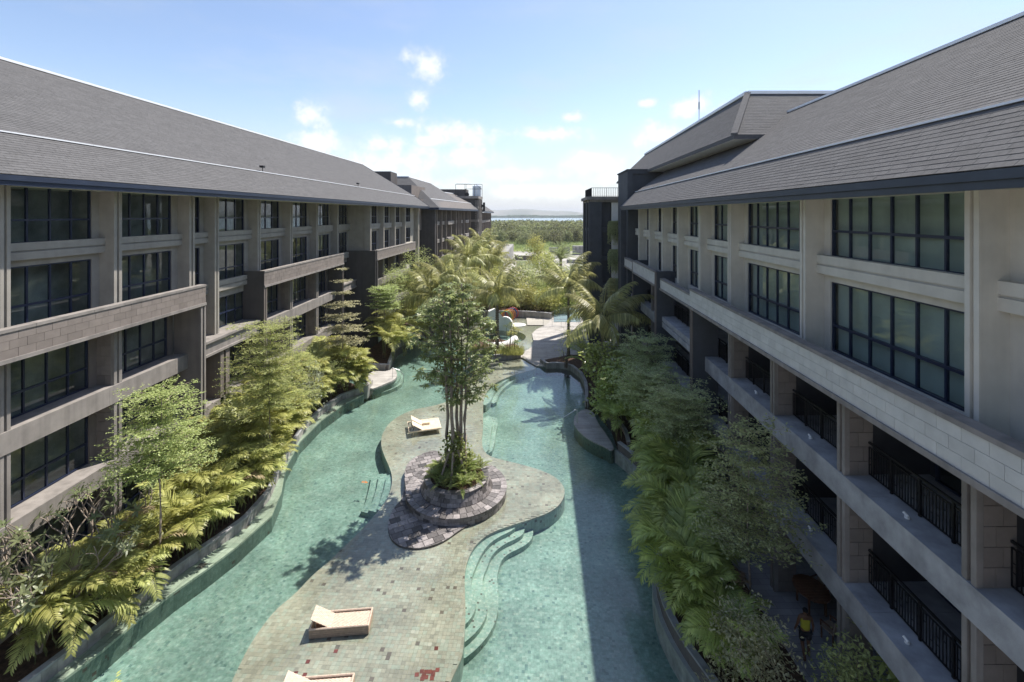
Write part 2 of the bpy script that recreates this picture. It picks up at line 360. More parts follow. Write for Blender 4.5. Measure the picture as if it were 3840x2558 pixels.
def shingles(par, A, B, C, D, course=.165, tab=.56, key='r', score=None, maxn=300):
    """A near-eave, B far-eave, C far-top, D near-top. overlapping courses of separate shingles"""
    A, B, C, D = map(Vector, (A, B, C, D))
    nrm = (B-A).cross(D-A).normalized()
    if nrm.z < 0: nrm = -nrm
    H_ = ((D-A).length+(C-B).length)/2; n = int(H_/course); out = []
    for r in range(n):
        t0 = r/n; t1 = (r+1.12)/n
        a0 = A.lerp(D, t0); b0 = B.lerp(C, t0); a1 = A.lerp(D, min(1, t1)); b1 = B.lerp(C, min(1, t1))
        Ln = (b0-a0).length; s = -random.random()*tab
        while s < Ln:
            e = s+tab*(.9+.2*random.random()); x0 = max(0, s)+.004; x1 = min(Ln, e)-.004; s = e
            if x1-x0 < .05: continue
            lift = nrm*(.009+.004*random.random())
            p0 = a0.lerp(b0, x0/Ln)+lift; p1 = a0.lerp(b0, x1/Ln)+lift; p2 = a1.lerp(b1, x1/Ln)+nrm*.002; p3 = a1.lerp(b1, x0/Ln)+nrm*.002
            out.append((p0, p1, p2, p3, nrm))
    # under-layer keeps the roof closed
    mb = MB().quad(A, B, C, D); obj('roof_deck', mb, M['joint'], par)
    if score:
        out.sort(key=lambda q: score((q[0]+q[2])/2)); near, rest = out[:maxn], out[maxn:]
    else: near, rest = [], out
    def geo(mb, q, o=Vector()):
        p0, p1, p2, p3, nn = q; b = len(mb.v); k = nn*.014
        mb.v += [tuple(x-o) for x in (p0, p1, p2, p3, p0-k, p1-k, p2-k*.1, p3-k*.1)]
        mb.f += [(b,b+1,b+2,b+3),(b,b+4,b+5,b+1),(b+1,b+5,b+6,b+2),(b+3,b+7,b+4,b)]
    for q in near:
        mb = MB(); geo(mb, q, q[0]); obj('shingle', mb, M['shingle1'], par, loc=q[0])
    mb = MB()
    for q in rest: geo(mb, q)
    if mb.v: tag(obj('shingle', mb, M['shingle'], par), kind='stuff')
def ridgebar(par, p, q, w=.16, h=.10, name='ridge_cap', mt='flash', n=None, dz=0.05):
    p, q = Vector(p), Vector(q); L_ = (q-p).length; n = n or max(1, int(L_/3))
    d = (q-p).normalized(); s = d.cross(Vector((0,0,1))).normalized()
    for i in range(n):
        a = p+(q-p)*(i/n); b = p+(q-p)*((i+1)/n)-d*.01
        mb = MB(); up = Vector((0,0,1)); z0 = dz-h/2+.002*(i % 2); z1 = dz+h/2+.002*(i % 2)
        c = [a-s*w/2+up*z0, b-s*w/2+up*z0, b+s*w/2+up*z0, a+s*w/2+up*z0, a-s*w/2+up*z1, b-s*w/2+up*z1, b+s*w/2+up*z1, a+s*w/2+up*z1]
        mb.v = [tuple(x) for x in c]; mb.f = [(0,3,2,1),(4,5,6,7),(0,1,5,4),(1,2,6,5),(2,3,7,6),(3,0,4,7)]
        obj(name, mb, M[mt], par)
def inview(p):
    y = max(p.y, .5); return p.y > 1 and abs(p.x)/y < 1.14 and (p.z-14.5)/y < .53
def sc(p): return (p-Vector((0,0,14.5))).length if inview(p) else 1e4+p.length

# ---------------------------------------------------------------- right wing
ZR = dict(bt=13.13, w5=13.09, t5=13.95, w4=9.94, t4=10.81, w4t=12.26, par=10.39, s3=6.69, s2=3.48, g=-.17)
hotel_r = empty('hotel_wing', (12, 20, 0), 'shaded hotel wing on the right with black balcony railings and grey shingle roof', 'building')
hotel_r.location = (0,0,0)
fr = Fr(1, 9.12, .0605)
NR = -4.0
piersR = [(-3.1,-2.75),(3.2,3.55),(9.52,9.85),(15.75,16.09),(21.91,22.28),(26.06,26.37),(30.2,30.5),(34.1,34.4),(38.1,38.45),(42.2,42.5)]
for (a, b) in piersR: pier(fr, hotel_r, a, b, 9.3, 15.5)
ends = [p for p in piersR]+[(46.5,46.9)]
for i in range(len(piersR)):
    b0 = ends[i][1]; b1 = ends[i+1][0]; big = b1-b0 > 5
    u0 = b0+(.40 if big else .72); u1 = b1-.35; n = 6 if big else 3
    w = [(u0,u1,ZR['w4'],ZR['w4t']),(u0,u1,ZR['w5'],15.5)]
    wallwin(fr, hotel_r, b0, b1, w, 9.2, 15.6)
    window(fr, hotel_r, u0, u1, ZR['w4'], ZR['w4t'], -.74, n, ZR['t4'], back='curtain')
    window(fr, hotel_r, u0, u1, ZR['w5'], 15.5, -.74, n, ZR['t5'], back='curtain')
    band(fr, hotel_r, b0, b1, ZR['bt'])
# solid body: back, floors and party walls
fr.part('interior', [(NR,46.4,-8.2,-8,-.2,15.6),(NR,46.4,-8,-.83,12.5,12.65),(NR,46.4,-8,-.83,9.3,9.45),(NR,46.4,-8,-.83,15.45,15.6),(NR,46.4,-8,-2.6,6.0,6.2),(NR,46.4,-8,-2.6,2.9,3.1)], M['room'], hotel_r)
for (a, b) in piersR[1:]: fr.part('partition', [(a+.1,b-.1,-8,-.83,9.45,12.5),(a+.1,b-.1,-8,-.83,12.65,15.45)], M['room'], hotel_r)
# end fin and dark end bay
fr.part('end_fin', [(46.5,46.9,-8.2,.9,-.2,14.95)], M['darkblue'], hotel_r)
fr.part('near_end_wall', [(NR-.3,NR-.002,-8.2,0,-.2,15.5)], M['stucco'], hotel_r)
# projecting frames and parapets
beam(fr, hotel_r, NR, 25.6, ZR['par'])
leg(fr, hotel_r, 25.25, 25.6, -.17, ZR['par']-1.12)
beam(fr, hotel_r, 25.62, 33.06, 9.93, v=.45, h=.85)
leg(fr, hotel_r, 33.1, 33.45, -.17, ZR['par']); 
beam(fr, hotel_r, 33.46, 41.3, ZR['par'])
leg(fr, hotel_r, 41.32, 41.6, -.17, ZR['par'])
beam(fr, hotel_r, 41.62, 46.48, 10.2, v=.55, h=.95)
# balcony slabs
colsR = [(-2.8,-2.45),(1.25,1.6),(5.4,5.75),(9.58,9.92),(13.72,14.08),(17.83,18.16),(21.9,22.22)]
segs = [(NR,25.24),(33.46,41.3)]
for (a, b) in segs:
    for z in (ZR['s3'], ZR['s2']):
        n = int((b-a)/4.17)
        for i in range(n):
            x0 = a+(b-a)*i/n; x1 = a+(b-a)*(i+1)/n
            fr.part('balcony_slab', [(x0+.005,x1-.005,-2.6,.03,z-.77,z)], M['slab'], hotel_r)
for z in (7.15, 3.9):
    fr.part('balcony_slab', [(25.61,33.09,-2.6,.30,z-.3,z),(25.61,33.09,-2.6,.24,z-.38,z-.301),(25.61,33.09,-2.6,.30,z-.75,z-.381)], M['slab'], hotel_r)
for (a, b) in ((41.61,46.49),):
    for z in (ZR['s3'], ZR['s2']): fr.part('balcony_slab', [(a,b,-2.6,.03,z-.77,z)], M['slab'], hotel_r)
lv = [(ZR['g'], ZR['s2']-.77), (ZR['s2'], ZR['s3']-.77), (ZR['s3'], 9.28)]
for (a, b) in colsR:
    for (z0, z1) in lv: column(fr, hotel_r, a, b, z0, z1, blocks=b > 3)
for (a, b) in [(37.3,37.6)]:
    for (z0, z1) in lv[1:]: column(fr, hotel_r, a, b, z0, z1, blocks=False)
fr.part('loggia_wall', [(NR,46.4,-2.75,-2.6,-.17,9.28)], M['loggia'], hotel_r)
edges = [(-2.45,1.25),(1.6,5.4),(5.75,9.58),(9.92,13.72),(14.08,17.83),(18.16,21.9),(22.22,25.25)]
for (a, b) in edges:
    for z in (ZR['s3'], ZR['s2']):
        railing(fr, hotel_r, a+.02, b-.02, z, -.72)
    for (z, zt) in ((ZR['s3'], 9.2), (ZR['s2'], 5.9)):
        window(fr, hotel_r, a+.3, b-.3, z+.02, zt-.1, -2.5, 3, None, panes=False)
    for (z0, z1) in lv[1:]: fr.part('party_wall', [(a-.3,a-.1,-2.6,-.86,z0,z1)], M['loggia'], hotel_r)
for (a, b, zz) in ((25.62,29.2,(7.15,3.9)),(29.3,33.08,(7.15,3.9)),(33.5,37.28,(ZR['s3'],ZR['s2'])),(37.62,41.3,(ZR['s3'],ZR['s2'])),(41.7,46.3,(ZR['s3'],ZR['s2']))):
    for z in zz: railing(fr, hotel_r, a, b, z, -.6)
# small light fittings on the balcony ledges
for u in (11.8, 16.0, 20.0, 7.6):
    for z in (ZR['s3'], ZR['s2']):
        mb = MB().tube([fr.P(u,-.33,z+.0), fr.P(u,-.33,z+.05)], .06, 10).tube([fr.P(u-.04,-.33,z+.06), fr.P(u+.08,-.3,z+.11)], .035, 8)
        obj('light_fitting', mb, M['white'], hotel_r)
# roof
def roof(bld, fe, fc, frd, zb, zt, zc, zr, ye, yc, yr, y0, fas, back, sg, sco=sc, maxn=300, nearn=True):
    """fe, fc, frd: (a,m) lines |X| = a+m*Y of eave, crease, ridge"""
    def X(l, y): return sg*(l[0]+l[1]*y)
    E0 = (X(fe,y0), y0, zt); E1 = (X(fe,ye), ye, zt); C0 = (X(fc,y0), y0, zc); C1 = (X(fc,yc), yc, zc); R0 = (X(frd,y0), y0, zr); R1 = (X(frd,yr), yr, zr)
    r = empty('roof', (0,0,0)); r.parent = bld
    shingles(r, E0, E1, C1, C0, score=sco, maxn=maxn//2); shingles(r, C0, C1, R1, R0, score=sco, maxn=maxn//2)
    ridgebar(r, C0, C1, .10, .05, 'flashing', dz=.04); ridgebar(r, R0, R1, .22, .12, dz=.04)
    s = sg
    mb = MB()
    for (d0, d1, za, zb_) in ((.0,.14,zt-.2,zt-.02),(.05,.18,zb,zt-.201)):
        b = len(mb.v)
        for z in (za, zb_):
            for (y, d) in ((y0,d0),(ye,d0),(ye,d1),(y0,d1)): mb.v.append((X(fe,y)+s*d, y, z))
        mb.f += [(b,b+3,b+2,b+1),(b+4,b+5,b+6,b+7),(b,b+1,b+5,b+4),(b+1,b+2,b+6,b+5),(b+2,b+3,b+7,b+6),(b+3,b,b+4,b+7)]
    obj('fascia', mb, M[fas], r)
    mb = MB().quad((X(fe,y0)+s*.05,y0,zb+.06),(X(fe,ye)+s*.05,ye,zb+.06),(X(fe,ye)+s*3.4,ye,zb+.06),(X(fe,y0)+s*3.4,y0,zb+.06))
    obj('soffit', mb, M['stucco'], r)
    # back slope, end walls and verge boards
    B0 = (X(frd,y0)+s*back, y0, zb); B1 = (X(frd,yr)+s*back, yr, zb)
    obj('back_slope', MB().quad(R0, R1, B1, B0), M['shingle'], r)
    obj('gable_end', MB().quad(E1, C1, R1, B1, (X(fe,ye), ye, zb)), M[fas], r)
    ridgebar(r, E1, C1, .10, .14, 'verge_board', fas, 1, dz=-.03); ridgebar(r, C1, R1, .10, .14, 'verge_board', fas, 1, dz=-.03)
    return r
rfR = roof(hotel_r, (7.9,.0605), (9.32,.0605), (15.0,.0605), 14.95, 15.31, 16.68, 20.66, 45.2, 44.7, 44.7, -5, 'fasciag', 7, 1)
# rear cross block with hipped roof rising behind the main slope
A_ = (12.4,25.6,18.97); B_ = (14.35,63,18.97); C_ = (17.3,59.5,22.29); D_ = (15.16,29.5,22.29)
rc = empty('cross_roof', (0,0,0)); rc.parent = hotel_r
shingles(rc, A_, B_, C_, D_, course=.2, tab=.6)
shingles(rc, (31,25.6,18.97), A_, D_, (31,29.5,22.29), course=.2, tab=.6)
obj('roof_deck', MB().quad(D_, C_, (31,59.5,22.2), (31,29.5,22.2)), M['shingle'], rc)
obj('roof_deck', MB().quad(B_, (31,63,18.97), (31,59.5,22.2), C_), M['shingle'], rc)
ridgebar(rc, D_, C_, .3, .2); ridgebar(rc, D_, (31,29.5,22.29), .3, .2); ridgebar(rc, A_, D_, .35, .10, 'hip_cap', 'shingle', 14)
obj('fascia', MB().quad(A_, B_, (14.35,63,18.72), (12.4,25.6,18.72)).quad(A_, (31,25.6,18.97), (31,25.6,18.72), (12.4,25.6,18.72)), M['shingle'], rc)
obj('soffit', MB().quad((12.42,25.62,18.73),(14.37,63,18.73),(16.8,63,18.73),(14.6,25.62,18.73)).quad((14.6,25.62,18.732),(31,25.62,18.732),(31,28,18.732),(14.6,28,18.732)), M['white'], rc)
obj('wall', MB().prism([(14.2,27.5),(30.5,27.5),(30.5,62),(16.0,62)], 9.3, 18.72), M['white'], rc)
# dark service tower at the far end of the wing
tb = obj('service_tower', MB().prism([(11.5,45.6),(20.5,45.6),(20.5,51),(11.8,51)], -.2, 18.9), M['darkblue'], hotel_r)
obj('tower_rim', MB().box(11.45,14.95,45.45,45.598,18.55,19.0).box(11.45,11.95,45.45,45.598,15.2,18.55).box(14.4,14.95,45.45,45.598,15.2,18.55), M['darkblue'], tb)
obj('tower_cap', MB().prism([(11.4,45.4),(15.2,45.4),(15.2,51.1),(11.7,51.1)], 18.9, 19.02), M['darkblue'], tb)

# antenna behind the cross roof
an = empty('radio_mast', (20.6,50.5,18.9), 'thin radio mast with guy wires rising behind the hipped roof on the right', 'antenna')
obj('pole', MB().tube([(0,0,0),(0,0,9.3)], .05, 6).tube([(0,0,7.2),(0,0,8.0)], .11, 6), M['steel'], an)
obj('guy_wire', MB().tube([(0,0,5.6),(-1.9,0,0)], .015, 4).tube([(0,0,5.6),(1.7,0,0)], .015, 4).tube([(0,0,5.6),(.5,1.5,0)], .015, 4), M['steel'], an)

# ---------------------------------------------------------------- stair block beyond the right wing
sb = empty('stair_block', (0,0,0), 'dark grey stair block beyond the right wing, flat roof with railing and planters trailing vines', 'building')
obj('wall', MB().box(8.8,9.9,52.4,52.75,-.2,16.2).box(9.9,10.25,52.4,52.75,-.2,16.2).box(10.25,11.4,53.3,53.5,-.2,16.2).box(9.5,18,57,57.3,-.2,16.2).box(11.45,18,53.0,53.2,-.2,16.2), M['darkblue'], sb)
for i, (y, x) in enumerate(((55.2,8.97),(58.4,9.12))): obj('column', MB().box(x,x+.7,y,y+.5,-.2,16.2), M['darkblue'], sb)
for z in (12.9, 9.7, 6.5, 3.3): obj('landing', MB().box(9.1,11.4,52.8,57,z-.35,z).box(10.26,11.4,52.6,53.29,z-.45,z+.1), M['darkblue'], sb)
obj('roof_slab', MB().prism([(8.5,52.0),(13.2,52.0),(13.2,59.4),(8.95,59.4)], 16.2, 16.55).prism([(8.85,52.3),(13.0,52.3),(13.0,59.1),(9.2,59.1)], 15.95, 16.199), M['cap'], sb)
obj('white_wall', MB().box(11.45,12.6,52.6,52.9,-.2,15.9), M['white'], sb)
rmb = MB()
def rail_line(mb, p, q, z, h=1.0, st=.16, r=.012, dirz=None):
    p, q = Vector((*p, z)), Vector((*q, z)); n = max(1, int((q-p).length/st))
    for i in range(n+1):
        c = p.lerp(q, i/n); mb.tube([c, c+Vector((0,0,h))], .03 if i % 8 == 0 else r, 4)
    mb.tube([p+Vector((0,0,h)), q+Vector((0,0,h))], .03, 5); mb.tube([p+Vector((0,0,.1)), q+Vector((0,0,.1))], .02, 4)
rail_line(rmb, (9.2,53), (12.4,53), 16.55, 1.05, .2, .02); rail_line(rmb, (9.2,53), (9.4,58.8), 16.55, 1.05, .2, .02)
obj('roof_railing', rmb, M['iron'], sb)

# ---------------------------------------------------------------- left wing
def left_wing():
    b = empty('hotel_wing', (0,0,0), 'long taupe hotel wing on the left with blue-framed windows and sunlit lower floors', 'building')
    f = Fr(-1, 17.3, 0.0); f2 = Fr(-1, 17.95, -.05)
    D = .35; NL = -4
    w5, t5, w4, t4, w4t, bt, par, s3, s2, g = 13.44, 14.3, 10.29, 11.16, 12.61, 13.48, 10.74, 7.08, 3.85, .1
    P1 = [(-2.0,-1.65),(2.4,2.75),(6.7,7.05),(11.1,11.45),(15.5,15.83),(19.94,20.35),(24.6,25.03),(26.7,27.1),(31.2,31.6),(35.8,36.2),(40.6,41.0),(45.4,45.85)]
    for i, (a, c) in enumerate(P1): pier(f, b, a, c, 7.5 if 25 < a < 27 else (9.6), 15.7, mt='stucco_l')
    E = P1+[(50.3,50.6)]
    for i in range(len(P1)):
        b0, b1 = E[i][1], E[i+1][0]; wd = b1-b0
        if wd < 2: u0, u1, n = b0+.3, b1-.35, 1
        else: u0, u1, n = b0+.42, b1-.42, (4 if b1 < 21 or 20 < b0 < 21 else 3)
        if n == 3: u0, u1 = b1-.45-2.72, b1-.45
        if i in (4,): u0, u1 = b0+.35, b1-.35
        rec = b0 > 25 and b0 < 29
        ws = [(u0,u1,w4,w4t),(u0,u1,w5,15.7)]
        if rec or b0 > 45: ws.append((u0,u1,7.52,9.4))
        wallwin(f, b, b0, b1, ws, 7.3 if (rec or b0 > 45) else 9.5, 15.8, mt='stucco_l')
        for (x0, x1, z0, z1) in ws:
            window(f, b, x0, x1, z0, z1, -.74, n, z0+.86)
        band(f, b, b0, b1, bt, mt='stucco_l')
        if rec or b0 > 45: band(f, b, b0, b1, bt-3.0, mt='stucco_l')
    # step forward to the far half
    obj('wall', MB().box(-18.2,-15.5,50.2,50.5,10.5,15.8), M['stucco_l'], b)
    obj('wall', MB().box(-18.2,-14.8,49.75,49.98,0,10.58), M['dark'], b)
    P2 = [(50.0,50.4),(54.4,54.75),(58.8,59.2),(63.4,63.8),(70.5,71.2)]
    for (a, c) in P2: pier(f2, b, a, c, 9.6 if a < 68 else 0, 15.7, mt='stucco_l')
    for i in range(4):
        b0, b1 = P2[i][1], P2[i+1][0]
        u1 = b1-.5; u0 = u1-2.7 if i < 3 else b0+.5; n = 3 if i < 3 else 5
        if i == 3: u1 = b0+4.6
        ws = [(u0,u1,w4,w4t),(u0,u1,w5,15.7)]
        if i == 3: ws += [(u0,u1,7.52,9.4),(u0,u1,4.3,6.2)]
        wallwin(f2, b, b0, b1, ws, 9.5 if i < 3 else 0, 15.8, mt='stucco_l')
        for (x0, x1, z0, z1) in ws: window(f2, b, x0, x1, z0, z1, -.74, n, z0+.86, panes=False)
        band(f2, b, b0, b1 if i < 3 else u1+.4, bt, mt='stucco_l')
        if i == 3: band(f2, b, b0, u1+.4, bt-3.0); band(f2, b, b0, u1+.8, 7.5, v=.1)
    # body
    f.part('interior', [(NL,50,-9.2,-9,0,15.8),(NL,50,-2.2,-2,0,15.6),(NL,50,-4,-.94,-.02,.1),(NL,50,-9,-.83,15.65,15.8),(NL,50,-9,-.83,12.85,13.0),(NL,50,-9,-.83,9.6,9.75),(NL,50,-9,-.94,6.7,6.85),(NL,50,-9,-.94,3.4,3.6)], M['room'], b)
    for (a, c) in P1[3:]:
        if a != 24.6: f.part('partition', [(a+.1,c-.1,-9,-.83,0,12.85),(a+.1,c-.1,-9,-.83,13,15.65)], M['room'], b)
    f2.part('interior', [(50.5,71.1,-9.2,-9,0,15.8),(50.5,71.1,-9,-.83,15.65,15.8),(50.5,71.1,-9,-.83,12.85,13),(50.5,71.1,-9,-.83,9.6,9.75),(50.5,71.1,-9,-.94,6.7,6.85)], M['room'], b)
    f2.part('end_wall', [(71.0,71.3,-9.2,-.65,0,15.7)], M['dark'], b)
    f.part('near_end_wall', [(NL-.3,NL-.002,-9.2,0,0,15.7)], M['taupe'], b)
    # frames
    beam(f, b, NL, 24.8, par, pan='taupe_panel', lim=60); leg(f, b, 24.42, 24.8, .1, par-1.12, mt='taupe', lit='cap')
    beam(f, b, 30.65, 45.15, par, pan='taupe_panel', lim=60); leg(f, b, 30.65, 31.0, .1, par-1.12, mt='dark', lit='taupe'); leg(f, b, 44.8, 45.15, .1, par-1.12, mt='dark', lit='dark')
    f.part('frame_end', [(30.62,30.649,-.62,.75,par-1.12,par)], M['dark'], b)
    beam(f2, b, 50.0, 66.1, 10.62, pan='taupe_panel', lim=0); leg(f2, b, 50.0, 50.3, .1, 9.5, mt='dark', lit='dark'); leg(f2, b, 65.8, 66.1, .1, 9.5, mt='dark', lit='dark')
    # lower floors
    def low(ff, u0, u1, cols, blocks):
        n = max(1, int((u1-u0)/4.2))
        for z in (s3, s2):
            for i in range(n):
                a = u0+(u1-u0)*i/n; c = u0+(u1-u0)*(i+1)/n
                ff.part('balcony_slab', [(a+.004,c-.004,-.95,.04,z-.77,z)], M['cap'], b)
        for (a, c) in cols:
            for (z0, z1) in ((g, s2-.77), (s2, s3-.77), (s3, par-1.12)): column(ff, b, a, c, z0, z1, blocks=blocks, strip='cap', depth=.75)
        cs = [(u0-.3,u0)]+list(cols)+[(u1,u1+.3)]
        for i in range(len(cs)-1):
            a, c = cs[i][1], cs[i+1][0]
            if c-a < 1: continue
            q0, q1 = a+.35, c-.35; nn = max(2, int(round((q1-q0)/.86)))
            for (z0, z1) in ((g, s2-.77), (s2, s3-.77), (s3, par-1.13)):
                ff.part('wall', [(a,q0,-.94,-.76,z0,z1),(q1,c,-.94,-.76,z0,z1)], M['taupe'], b)
                window(ff, b, q0, q1, z0+.02, z1-.02, -.86, nn, z0+.9, panes=q1 < 32)
    low(f, NL, 24.42, [(-2.0,-1.65),(2.4,2.75),(6.7,7.05),(11.1,11.45),(15.5,15.83),(19.94,20.35)], True)
    low(f, 31.0, 44.8, [(35.8,36.2),(40.6,41.0)], True)
    low(f2, 50.3, 65.8, [(54.4,54.75),(58.8,59.2),(63.4,63.6)], False)
    # recessed bay between the first two frames
    for (a, c) in ((24.82,30.6),):
        f.part('ledge', [(a,c,-.64,.55,7.36,7.5),(a,c,-.64,.42,6.75,7.359),(a,c,-.64,.52,6.62,6.749)], M['cap'], b)
        f.part('column', [(26.6,26.9,-.7,.40,.1,6.61),(27.1,27.45,-.7,.40,.1,6.61)], M['taupe'], b)
        window(f, b, 27.6, 30.4, 3.87, 6.6, -.6, 3, 4.8); window(f, b, 27.6, 30.4, .2, 3.0, -.6, 3, 1.2)
        f.part('ledge', [(a,c,-.64,.40,3.1,3.85)], M['cap'], b)
        f.part('wall', [(24.81,26.6,-.9,-.7,.1,6.6)], M['taupe'], b)
    f.part('ledge', [(45.17,49.7,-.64,.45,7.36,7.5),(45.17,49.7,-.64,.35,6.8,7.359),(45.17,49.7,-.64,.45,6.66,6.799)], M['cap'], b)
    f.part('wall', [(45.17,49.7,-.84,-.64,0,7.29)], M['dark'], b)
    roof(b, (16.95,-.05), (18.7,-.05), (25.1,-.05), 15.45, 15.81, 17.39, 21.8, 73.6, 71.2, 66.5, -5, 'fascia', 7, -1)
    # roof cameras on the crease
    for (y) in (31.5, 48.5):
        x = -(18.7-.05*y)
        obj('roof_camera', MB().tube([(x,y,17.4),(x,y,17.75)], .03, 6).box(x-.12,x+.12,y-.2,y+.1,17.72,17.86), M['iron'], b)
    # plant rooms at the roof end
    obj('plant_room', MB().box(-24.5,-19.3,73,77,12,21.4), M['dark'], b)
    obj('plant_room', MB().prism([(-19.0,72.5),(-15.9,72.5),(-15.2,80),(-19.0,80)], 12, 19.2), M['taupe'], b)
    obj('plant_room', MB().prism([(-16.5,73.2),(-14.9,73.2),(-13.6,84),(-16.5,84)], 12, 17.0), M['taupe'], b)
    return b
left_wing()

# ---------------------------------------------------------------- far left buildings
def far_left():
    b = empty('hotel_block', (0,0,0), 'second dark taupe hotel block beyond the left wing with a hipped grey roof', 'building')
    f = Fr(-1, 19.24, -.09)
    ps = [75.9, 79.2, 82.7, 86.6, 90.9, 93.4, 95.6, 99.4, 103.4, 106.6]
    for u in ps: pier(f, b, u, u+.35, 0, 15.4, v0=-.9, mt='taupe')
    for i in range(len(ps)-1):
        b0, b1 = ps[i]+.35, ps[i+1]; bay = i in (2, 7) ; u1 = b1-.4; u0 = max(b0+.3, u1-2.4)
        rows = [(13.35,15.3),(10.35,12.5),(7.35,9.5)]+([(4.3,6.4)] if True else [])
        if b1-b0 < 2.2: u0, u1 = b0+.5, b1-.5
        wallwin(f, b, b0, b1, [(u0,u1,a,c) for a, c in rows], 0, 15.5, v=-.9, mt='taupe')
        for (a, c) in rows:
            if b1-b0 > 2.2: window(f, b, u0, u1, a, c, -1.0, 3 if bay else 2, a+.8, panes=False)
            band(f, b, b0, b1, a-.02, v=(.25 if bay else -.35), vb=-.9, mt='cap')
    f.part('wall', [(74.9,107.2,-9,-1.1,0,15.4)], M['dark'], b)
    f.part('end_wall', [(74.6,75.0,-9,.0,0,15.4)], M['dark'], b)
    f.part('wall', [(75.0,75.9,-.9,-.3,0,15.4)], M['dark'], b)
    f.part('parapet', [(82.0,106.5,.35,.6,6.6,7.5),(82.0,106.5,.3,.7,7.5,7.62),(82.0,106.5,.3,.66,6.5,6.6),(82.0,106.5,-.9,.35,6.7,6.9),(82.0,82.3,-.9,.6,0,6.5)], M['cap'], b)
    f.part('ledge', [(77,82,-.9,.5,6.4,7.0)], M['cap'], b)
    r = empty('roof', (0,0,0)); r.parent = b
    E0, E1 = Vector((-11.8,74,15.66)), Vector((-7.9,108,15.66)); C0, C1 = Vector((-13.5,75.7,17.1)), Vector((-9.6,107,17.1))
    R0, R1 = Vector((-18.18,80.4,21.1)), Vector((-17.2,97,21.1)); R2, R3 = Vector((-16.5,102,19.6)), Vector((-13.6,116,19.6))
    shingles(r, E0, E1, C1, C0, .3, .9); shingles(r, C0, C0.lerp(C1,.68), R1, R0, .3, .9)
    shingles(r, C0.lerp(C1,.68), C1, R3, R2, .3, .9)
    obj('roof_deck', MB().quad(R1, C0.lerp(C1,.68), R2), M['shingle'], r)
    EL0, CL0 = Vector((-32,74,15.66)), Vector((-30,75.7,17.1)); RL0 = Vector((-30,80.4,21.1))
    shingles(r, EL0, E0, C0, CL0, .3, .9); shingles(r, CL0, C0, R0, RL0, .3, .9)
    obj('back_slope', MB().quad(R0, RL0, (-30,100,15), (-24,100,15), R1).quad(R1,(-24,100,15),(-24,118,15),R3,R2), M['shingle'], r)
    obj('fascia', MB().quad(E0,E1,E1-Vector((0,0,.36)),E0-Vector((0,0,.36))).quad(EL0,E0,E0-Vector((0,0,.36)),EL0-Vector((0,0,.36))).quad(E0-Vector((0,0,.36)),E1-Vector((0,0,.36)),(-13,108,15.3),(-16,76,15.3)), M['fascia'], r)
    ridgebar(r, C0, C1, .16, .1, 'flashing'); ridgebar(r, R0, R1, .3, .18); ridgebar(r, R2, R3, .3, .18); ridgebar(r, RL0, R0, .3, .18)
    obj('gable_end', MB().quad(E1, C1, R3, (-20,116,15)), M['dark'], r)
    # stair tower with patterned screen
    t = empty('stair_tower', (0,0,0), 'dark stair tower with patterned screen strip, pale string courses and steel gantry on its roof', 'tower')
    obj('wall', MB().prism([(-14.5,108.2),(-8.75,108.2),(-8.75,108.9),(-14.5,108.9)], 0, 18.3).prism([(-14.5,108.9),(-8.2,108.9),(-7.7,113.5),(-14.5,113.5)], 0, 18.3), M['dark'], t)
    obj('cap_slab', MB().prism([(-14.8,107.8),(-7.9,107.8),(-7.3,113.9),(-14.8,113.9)], 18.3, 18.9), M['cap'], t)
    for z in (15.9, 12.8, 10.0): obj('string_course', MB().prism([(-11.8,107.9),(-7.95,107.9),(-7.4,113.7),(-11.8,113.7)], z, z+.55), M['cap'], t)
    mb = MB(); 
    for k in range(26):
        z = 5+k*.5
        for j in range(3):
            x = -8.65+j*.27; mb.box(x,x+.12,108.0,108.15,z+.1,z+.38); mb.box(x+.12,x+.24,108.05,108.15,z-.12,z+.1)
    obj('pattern_screen', mb, M['cap'], t); mb = MB()
    for k in range(5): x = -7.98+k*.09; mb.box(x,x+.25,108.9+k*.95,109.25+k*.95,5,18.2)
    obj('fin', mb, M['cap'], t)
    pr = obj('plant_room', MB().prism([(-18.5,112),(-11.3,112),(-11.0,116),(-18.5,116)], 15, 20.7), M['dark'], t)
    g = empty('skylight_tower', (-8.5,112,18.9), 'pale glazed lantern with a pyramid top standing on the stair tower', 'lantern')
    obj('glazing', MB().prism([(-1,-1),(0.9,-1),(1,1),(-1,1)], 0, 2.5).quad((-1,-1,2.5),(.9,-1,2.5),(0,0,3.1)).quad((.9,-1,2.5),(1,1,2.5),(0,0,3.1)).quad((1,1,2.5),(-1,1,2.5),(0,0,3.1)).quad((-1,1,2.5),(-1,-1,2.5),(0,0,3.1)), M['lantern'], g)
    obj('glazing_bar', MB().tube([(-.02,-1.05,0),(-.02,-1.05,2.6)], .06, 4).tube([(-1,-1,0),(-1,-1,2.5)], .04, 4).tube([(.92,-1,0),(.92,-1,2.5)], .04, 4), M['white'], g)
    s = empty('steel_gantry', (0,0,0), 'open steel pipe gantry over the roof of the far stair tower', 'gantry')
    mb = MB(); z0, z1 = 18.9, 21.7
    for x in (-13.4,-11.2,-10.9,-8.9,-7.1): mb.tube([(x,109,z0 if x < -7.2 else 14.5),(x,109,z1)], .05, 5)
    for z in (z1, z1-1.1): mb.tube([(-13.4 if z == z1 else -11.2,109,z),(-7.1,109,z)], .05, 5)
    mb.tube([(-13.2,109,z1+.15),(-9.5,109,z1+.05)], .03, 4).tube([(-8.6,109,z1),(-7.1,109,z1-1.2)], .04, 4)
    obj('pipe', mb, M['iron'], s)
    mb = MB(); mb.tube([(-10.7,109.1,19.3),(-10.7,109.3,19.3)], .5, 16)
